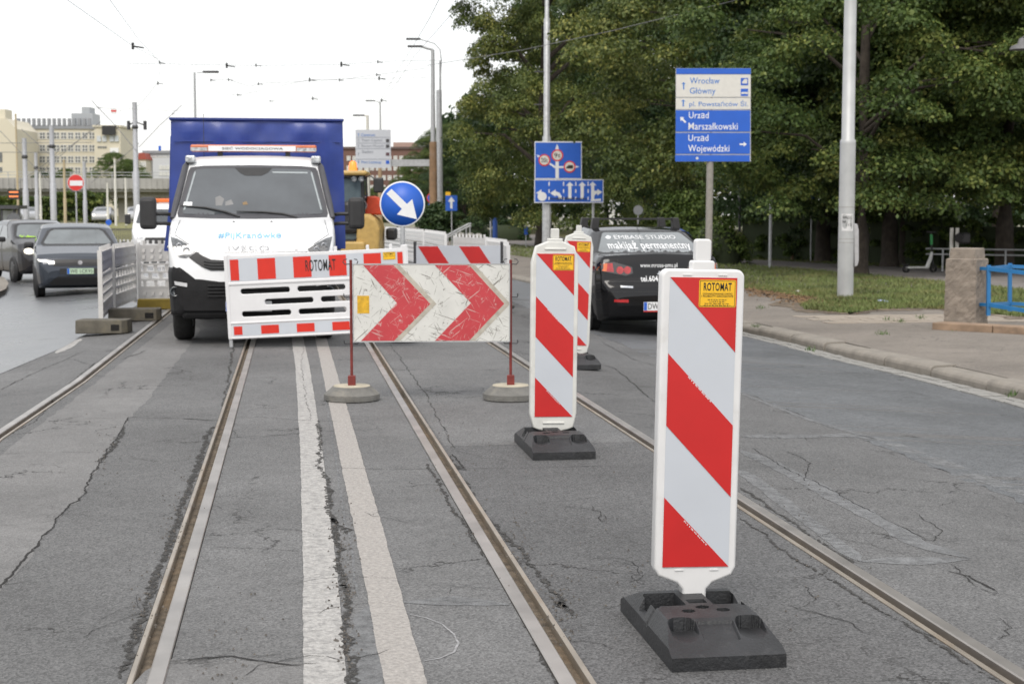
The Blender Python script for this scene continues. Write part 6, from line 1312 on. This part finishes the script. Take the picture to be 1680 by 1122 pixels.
# ------------------------------------------------------------------ trees, hedges, shrubs
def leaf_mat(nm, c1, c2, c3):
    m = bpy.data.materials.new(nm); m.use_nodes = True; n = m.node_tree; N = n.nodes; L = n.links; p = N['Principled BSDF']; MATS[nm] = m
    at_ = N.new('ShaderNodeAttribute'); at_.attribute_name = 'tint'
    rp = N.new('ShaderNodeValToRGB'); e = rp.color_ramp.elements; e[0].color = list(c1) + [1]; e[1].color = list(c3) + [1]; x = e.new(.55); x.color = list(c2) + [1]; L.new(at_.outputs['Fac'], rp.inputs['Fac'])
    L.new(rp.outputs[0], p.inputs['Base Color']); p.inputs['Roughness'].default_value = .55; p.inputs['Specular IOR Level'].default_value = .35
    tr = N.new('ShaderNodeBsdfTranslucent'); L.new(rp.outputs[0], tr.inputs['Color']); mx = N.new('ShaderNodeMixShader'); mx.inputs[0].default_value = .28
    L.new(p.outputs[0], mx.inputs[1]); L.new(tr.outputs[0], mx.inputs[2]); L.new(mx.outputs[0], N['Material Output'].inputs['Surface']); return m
LEAF = leaf_mat('linden_leaf', (.030, .060, .016), (.090, .138, .033), (.30, .325, .085))
LEAFLIT = leaf_mat('lit_linden_leaf', (.036, .062, .016), (.112, .145, .034), (.36, .345, .09))  # crown highlights painted in: lighter, yellower leaf tints for the brighter lindens
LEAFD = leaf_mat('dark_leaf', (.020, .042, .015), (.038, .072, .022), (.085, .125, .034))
LEAFL = leaf_mat('light_leaf', (.05, .085, .018), (.09, .14, .03), (.16, .20, .045))
BARK = mat('linden_bark', (.055, .045, .036), .95, var=.35, scale=6, bump=.9, bscale=18)
def leaf_cloud(name, centers, radii, per, size, seed, flat=.55, droop=.5, tint0=.35):
    """leaves spread through clumps; every leaf a folded diamond"""
    rg = np.random.default_rng(seed); C = np.asarray(centers); k = len(C); cnt = per
    ci = np.repeat(np.arange(k), cnt); n = len(ci)
    d = rg.normal(size=(n, 3)); d /= np.linalg.norm(d, axis=1)[:, None]; d[:, 2] = np.where(d[:, 2] < -.25, -d[:, 2] * .6, d[:, 2])
    rr = rg.uniform(.35, 1.08, n) ** .6; R_ = np.asarray(radii)[ci]
    pos = C[ci] + d * (rr * R_)[:, None] * np.array([1, 1, flat])
    pos[:, 2] -= droop * (np.hypot(d[:, 0], d[:, 1]) * rr) ** 2 * R_ * .5
    nrm = d * np.array([.8, .8, .8]) + np.array([0, 0, .55]) + rg.normal(size=(n, 3)) * .55; nrm /= np.linalg.norm(nrm, axis=1)[:, None]
    dirv = np.cross(nrm, rg.normal(size=(n, 3))); dirv[:, 2] -= .5; dirv -= nrm * (dirv * nrm).sum(1)[:, None]; dirv /= np.linalg.norm(dirv, axis=1)[:, None] + 1e-9
    sd = np.cross(nrm, dirv); s = size * rg.uniform(.65, 1.3, n)[:, None]
    v = np.stack([pos - dirv * s * .5, pos + sd * s * .36 + nrm * s * .06, pos + dirv * s * .6 - nrm * s * .1, pos - sd * s * .36 + nrm * s * .06], 1).reshape(-1, 3)
    me = bpy.data.meshes.new(name); me.vertices.add(n * 4); me.vertices.foreach_set('co', v.ravel().astype(np.float32)); me.loops.add(n * 4); me.loops.foreach_set('vertex_index', np.arange(n * 4, dtype=np.int32))
    me.polygons.add(n); me.polygons.foreach_set('loop_start', np.arange(0, n * 4, 4, dtype=np.int32)); me.update()
    ct = rg.uniform(0, 1, k)[ci]; tint = np.clip(tint0 + .45 * (ct - .5) + rg.normal(0, .16, n) + .12 * (rg.uniform(size=n) > .9), 0, 1)
    a = me.attributes.new('tint', 'FLOAT', 'FACE'); a.data.foreach_set('value', tint.astype(np.float32)); me.validate(); return me
def make_tree_meshes(seed, Rr=5.2, H=15., z0=2.4, nclump=280, per=430, size=.122, trunk_r=.26, tint0=.42):
    r = random.Random(seed); cs = []; rs = []; tk = MB(); tips = []
    tk.tube([(0, 0, -.15), (0, 0, .25), (.03, .02, 1.2), (.06, -.03, 3.0), (0, .05, 5.5), (.1, 0, H * .62), (.05, .05, H * .9)], [trunk_r * 1.5, trunk_r * 1.1, trunk_r, trunk_r * .88, trunk_r * .7, trunk_r * .38, .04], 12)
    for i in range(22):
        z = r.uniform(2.4, H * .75); a = i * 2.399 + r.uniform(-.3, .3); l = Rr * math.sqrt(max(.1, 1 - ((z - H * .42) / (H * .6)) ** 2)) * r.uniform(.7, .95); p0 = Vector((0, 0, z)); p1 = p0 + Vector((math.cos(a) * l * .5, math.sin(a) * l * .5, l * .32)); p2 = p0 + Vector((math.cos(a) * l, math.sin(a) * l, l * .35))
        tk.tube([p0, p1, p2], [trunk_r * .32, trunk_r * .16, .02], 6); tips += [p1, p2]
    lob = [(r.uniform(0, 6.28), r.uniform(-1, 1), r.uniform(.1, .25)) for _ in range(9)]
    while len(cs) < nclump:
        u = r.uniform(-1, 1); a = r.uniform(0, 6.28); t = r.choice((1, 1, 1, .82, .62)) * r.uniform(.9, 1.03)
        zz = (u + 1) / 2; w = math.sqrt(max(0, 1 - abs(2 * zz - .72) ** 2.3 / 1.9)) if zz < .9 else math.sqrt(max(0, 1 - zz)) * 1.6
        b = 1 + sum(k * math.cos(a - la) * math.exp(-((u - lu) / .35) ** 2) for la, lu, k in lob)
        rad = Rr * w * b * t; z = z0 + (H - z0) * zz
        if r.random() < .10: continue
        cs.append((math.cos(a) * rad, math.sin(a) * rad, z + r.uniform(-.3, .3))); rs.append(r.uniform(.65, 1.25) * Rr / 5.2)
    return tk.mesh('trunk'), leaf_cloud('crown', cs, rs, per, size, seed, tint0=tint0)
TREES = [make_tree_meshes(3, z0=2.2), make_tree_meshes(8, 5.6, 16, 2.0, 300), make_tree_meshes(21, 5.0, 14, 2.2, 260), make_tree_meshes(33, 5.4, 15.5, 1.0, 330, 430, .128, .5)]
def tree(lab, px, dist, var, rot, sc=1., sz=1., lm=LEAF, z=None, grp='linden trees of the park', nm='linden_tree'):
    g = at(px, dist, z); t = thing(nm, lab, 'tree', g, rot, grp); tk, cr_ = TREES[var]
    a = link('trunk', tk, BARK, t); b = link('crown', cr_, None, t)
    if not cr_.materials: cr_.materials.append(lm)
    b.material_slots[0].link = 'OBJECT'; b.material_slots[0].material = lm
    t.scale = (sc, sc, sc * sz); return t
tree('big linden whose crown stands against the open sky, trunk behind the lane boards', 892, 75, 3, .4, .80, 1.36, LEAFLIT)
tree('linden with a thick dark trunk beyond the roof rack of the black car', 1056, 98, 1, 1.9, 1.25, 1.15, LEAFLIT)
tree('linden behind the direction sign with its trunk in the hedge', 1243, 56, 2, 2.7, 1.02, 1.1, LEAFLIT)
tree('linden with a trunk between the blue path sign and the lamp post', 1351, 51.5, 1, 4.0, .95, 1.05, LEAFD)
tree('linden just behind the thick lamp post, its trunk right beside the service box', 1412, 41, 0, 5.2, .82, 1.05)
tree('linden of a close pair, standing behind the scooter', 1461, 47, 2, .9, .95, 1.1, LEAFD); tree('second linden of the close pair behind the scooter', 1489, 48.5, 1, 3.3, .9, 1.1)
tree('linden overhanging the granite pillar and blue railing', 1650, 44, 0, 1.2, .98, 1.1, LEAFLIT); tree('linden at the park end beyond the blue railing', 1790, 40, 1, 5.6, 1.0, 1.1)
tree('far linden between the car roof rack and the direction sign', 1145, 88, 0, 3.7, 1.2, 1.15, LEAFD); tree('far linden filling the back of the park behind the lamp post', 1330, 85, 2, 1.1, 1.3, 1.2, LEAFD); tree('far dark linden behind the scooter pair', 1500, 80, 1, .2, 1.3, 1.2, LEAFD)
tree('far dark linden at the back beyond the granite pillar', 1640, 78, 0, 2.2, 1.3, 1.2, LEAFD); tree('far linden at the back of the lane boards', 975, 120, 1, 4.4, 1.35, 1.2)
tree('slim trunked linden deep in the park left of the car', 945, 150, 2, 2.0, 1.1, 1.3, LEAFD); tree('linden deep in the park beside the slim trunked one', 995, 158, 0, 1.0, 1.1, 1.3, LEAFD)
for k, (px, d_, s_, lab) in enumerate(((70, 190, .36, 'small tree left of the thick mast above the overpass'), (108, 200, .38, 'small tree behind the no entry sign above the overpass'), (135, 205, .36, 'small tree right of the no entry sign above the overpass'), (188, 215, .58, 'taller bushy tree by the cream corner wing'), (214, 220, .50, 'bushy tree right beside the tallest tram mast'), (45, 195, .30, 'small tree at the cream gable behind the shelter mast'))):
    tree(lab, px, d_, k % 3, k * 1.3, s_, 1.0 if s_ < .8 else .9, LEAFL if k != 0 else LEAFD, 1.2, 'trees around the overpass', 'roadside_tree')
for k, (px, d_, s_, lab) in enumerate(((690, 150, .46, 'green tree in front of the brown brick building beside the gantry mast'), (652, 170, .36, 'darker tree in front of the brown brick building'), (622, 175, .34, 'low tree between digger and brick building'), (735, 130, .6, 'tree at the foot of the gantry mast beside the linden'), (762, 118, .62, 'tree low behind the one way sign'))):
    tree(lab, px, d_, (k + 1) % 3, k * 2.1, s_, .95, (LEAFL, LEAFD, LEAF, LEAF, LEAFD)[k], -.2, 'trees beyond the digger', 'roadside_tree')
# hedges and shrubs: leaves through a box or dome
def hedge(nm, lab, a, b, dist_a, dist_b, h, th, lm, seed, dome=False, per=60, size=.11, grp=None, z=None, stem=True):
    A = at(a, dist_a, z); B = at(b, dist_b, z); r = random.Random(seed); L = (B - A).length; t = thing(nm, lab, 'hedge' if not dome else 'shrub', A, math.atan2(B.y - A.y, B.x - A.x), grp); cs = []; rs = []
    n = int(max(24, L * h * th * (6 if dome else 5)))
    n = min(n, 420)
    for i in range(n):
        u, v, w = r.random(), r.random(), r.random()
        if dome:
            q = Vector((r.gauss(0, 1), r.gauss(0, 1), abs(r.gauss(0, 1)))).normalized() * r.uniform(.6, .95); cs.append((L / 2 + q.x * L / 2, q.y * th / 2, q.z * h * .93)); rs.append(.16 * h + .12)
        else:
            f = r.random()
            if f < .45: v = r.choice((.05, .1, .15))
            elif f < .75: w = r.choice((.88, .93, .96))
            cs.append((u * L, (v - .5) * th, w * h)); rs.append(r.uniform(.16, .3))
    me = leaf_cloud('foliage', cs, rs, per, size, seed, .85, .1, .5); link('foliage', me, lm, t)
    core = MB()
    if dome: core.lathe([(L * .36, 0), (L * .38, h * .3), (L * .28, h * .62), (0, h * .78)], 14, (L / 2, 0, 0))
    else: core.bb(.1, L - .1, -th * .3, th * .3, 0, h * .86)
    core.build('twigs', mat('hedge_twigs', (.030, .042, .018), .95), t); return t
hedge('hedge', 'clipped dark hedge behind the timber planter and path sign', 1228, 1440, 56, 51, 1.75, 1.3, LEAFL, 1, per=110); hedge('hedge', 'low yellow green hedge strip in front of the dark park trees', 1270, 1420, 66, 60, 2.2, 1.0, LEAFL, 2)
hedge('hedge', 'clipped hedge behind the scooter and tube railing', 1440, 1560, 50, 47, 1.7, 1.2, LEAFL, 3, per=110); hedge('hedge', 'hedge running on behind the granite pillar', 1560, 1760, 47, 44, 1.45, 1.2, LEAFL, 4, per=110)
hedge('hedge', 'bright clipped hedge top deep in the park behind the scooter', 1480, 1575, 62, 60, 2.0, .8, LEAFL, 5)
hedge('round_bush', 'rounded clipped bush beside the direction sign post', 1128, 1226, 50, 49, 1.75, 1.9, LEAFL, 6, True, 130, .10)
hedge('shrub', 'pale green feathery shrub behind the black car roof', 1068, 1128, 76, 75, 2.9, 2.0, LEAFL, 7, True, 130, .16); hedge('shrub', 'pale green feathery shrub next to the round bush', 1102, 1162, 72, 71, 3.4, 2.0, LEAFL, 8, True, 130, .16); hedge('shrub', 'low green shrub left of the feathery shrubs', 1020, 1080, 80, 79, 1.6, 2.0, LEAFL, 9, True, 90, .15)
hedge('shrub', 'low dark shrubs by the stair rail', 690, 740, 92, 91, 2.6, 2.2, LEAFD, 10, True, 120, .2); hedge('shrub', 'dark clipped shrubs in front of the lindens near the blue post', 752, 800, 90, 88, 1.6, 1.5, LEAFD, 11, True, 90, .18); hedge('shrub', 'clipped shrubs between the blue post and linden trunk', 800, 872, 95, 93, 1.4, 1.5, LEAFD, 12, True, 90, .18)
hedge('shrub', 'leafy shrub held by the timber planter stakes', 1297, 1330, 53.6, 53.6, 1.3, .9, LEAFD, 16, True, 60, .1)
hedge('hedge', 'dark hedge mass under the overpass', -60, 95, 146, 146, 2.2, 2.5, LEAF, 13, False, 60, .35, None, .8); hedge('hedge', 'dark hedge mass under the overpass right of the no entry sign', 96, 172, 146, 146, 2.6, 2.5, LEAF, 14, False, 60, .35, None, .8)
hedge('shrub', 'straggly yellow green weeds by the iron fence', 150, 176, 82, 82, 1.3, 1.0, LEAFL, 15, True, 60, .16, None, -.25)
# light beyond the park trunks: a pale far building and parked cars
t, f, x1, zt = building('pale building glimpsed between the far park trunks', 925, 1035, 338, 260, mat('pale_far_wall', (.55, .55, .52), .8), (345,), (940, 955, 972, 990, 1005, 1020), None, ww=1., wh=.9)
t, f, x1, zt = building('pale building glimpsed behind the granite pillar through the leaves', 1500, 1610, 330, 150, mat('pale_far_wall', (.55, .55, .52), .8), (350, 362), (1510, 1530, 1550, 1570, 1590), None, ww=1.2, wh=.8)

fw = random.Random(9); cs = []; rs = []
for i in range(900):
    px = fw.uniform(735, 1900)
    if 935 < px < 1035 and fw.random() < .75: continue
    g = at(px, fw.uniform(125, 165)); h = fw.uniform(0, 1); cs.append((g.x, g.y, .3 + h * 11)); rs.append(fw.uniform(1.3, 2.4))
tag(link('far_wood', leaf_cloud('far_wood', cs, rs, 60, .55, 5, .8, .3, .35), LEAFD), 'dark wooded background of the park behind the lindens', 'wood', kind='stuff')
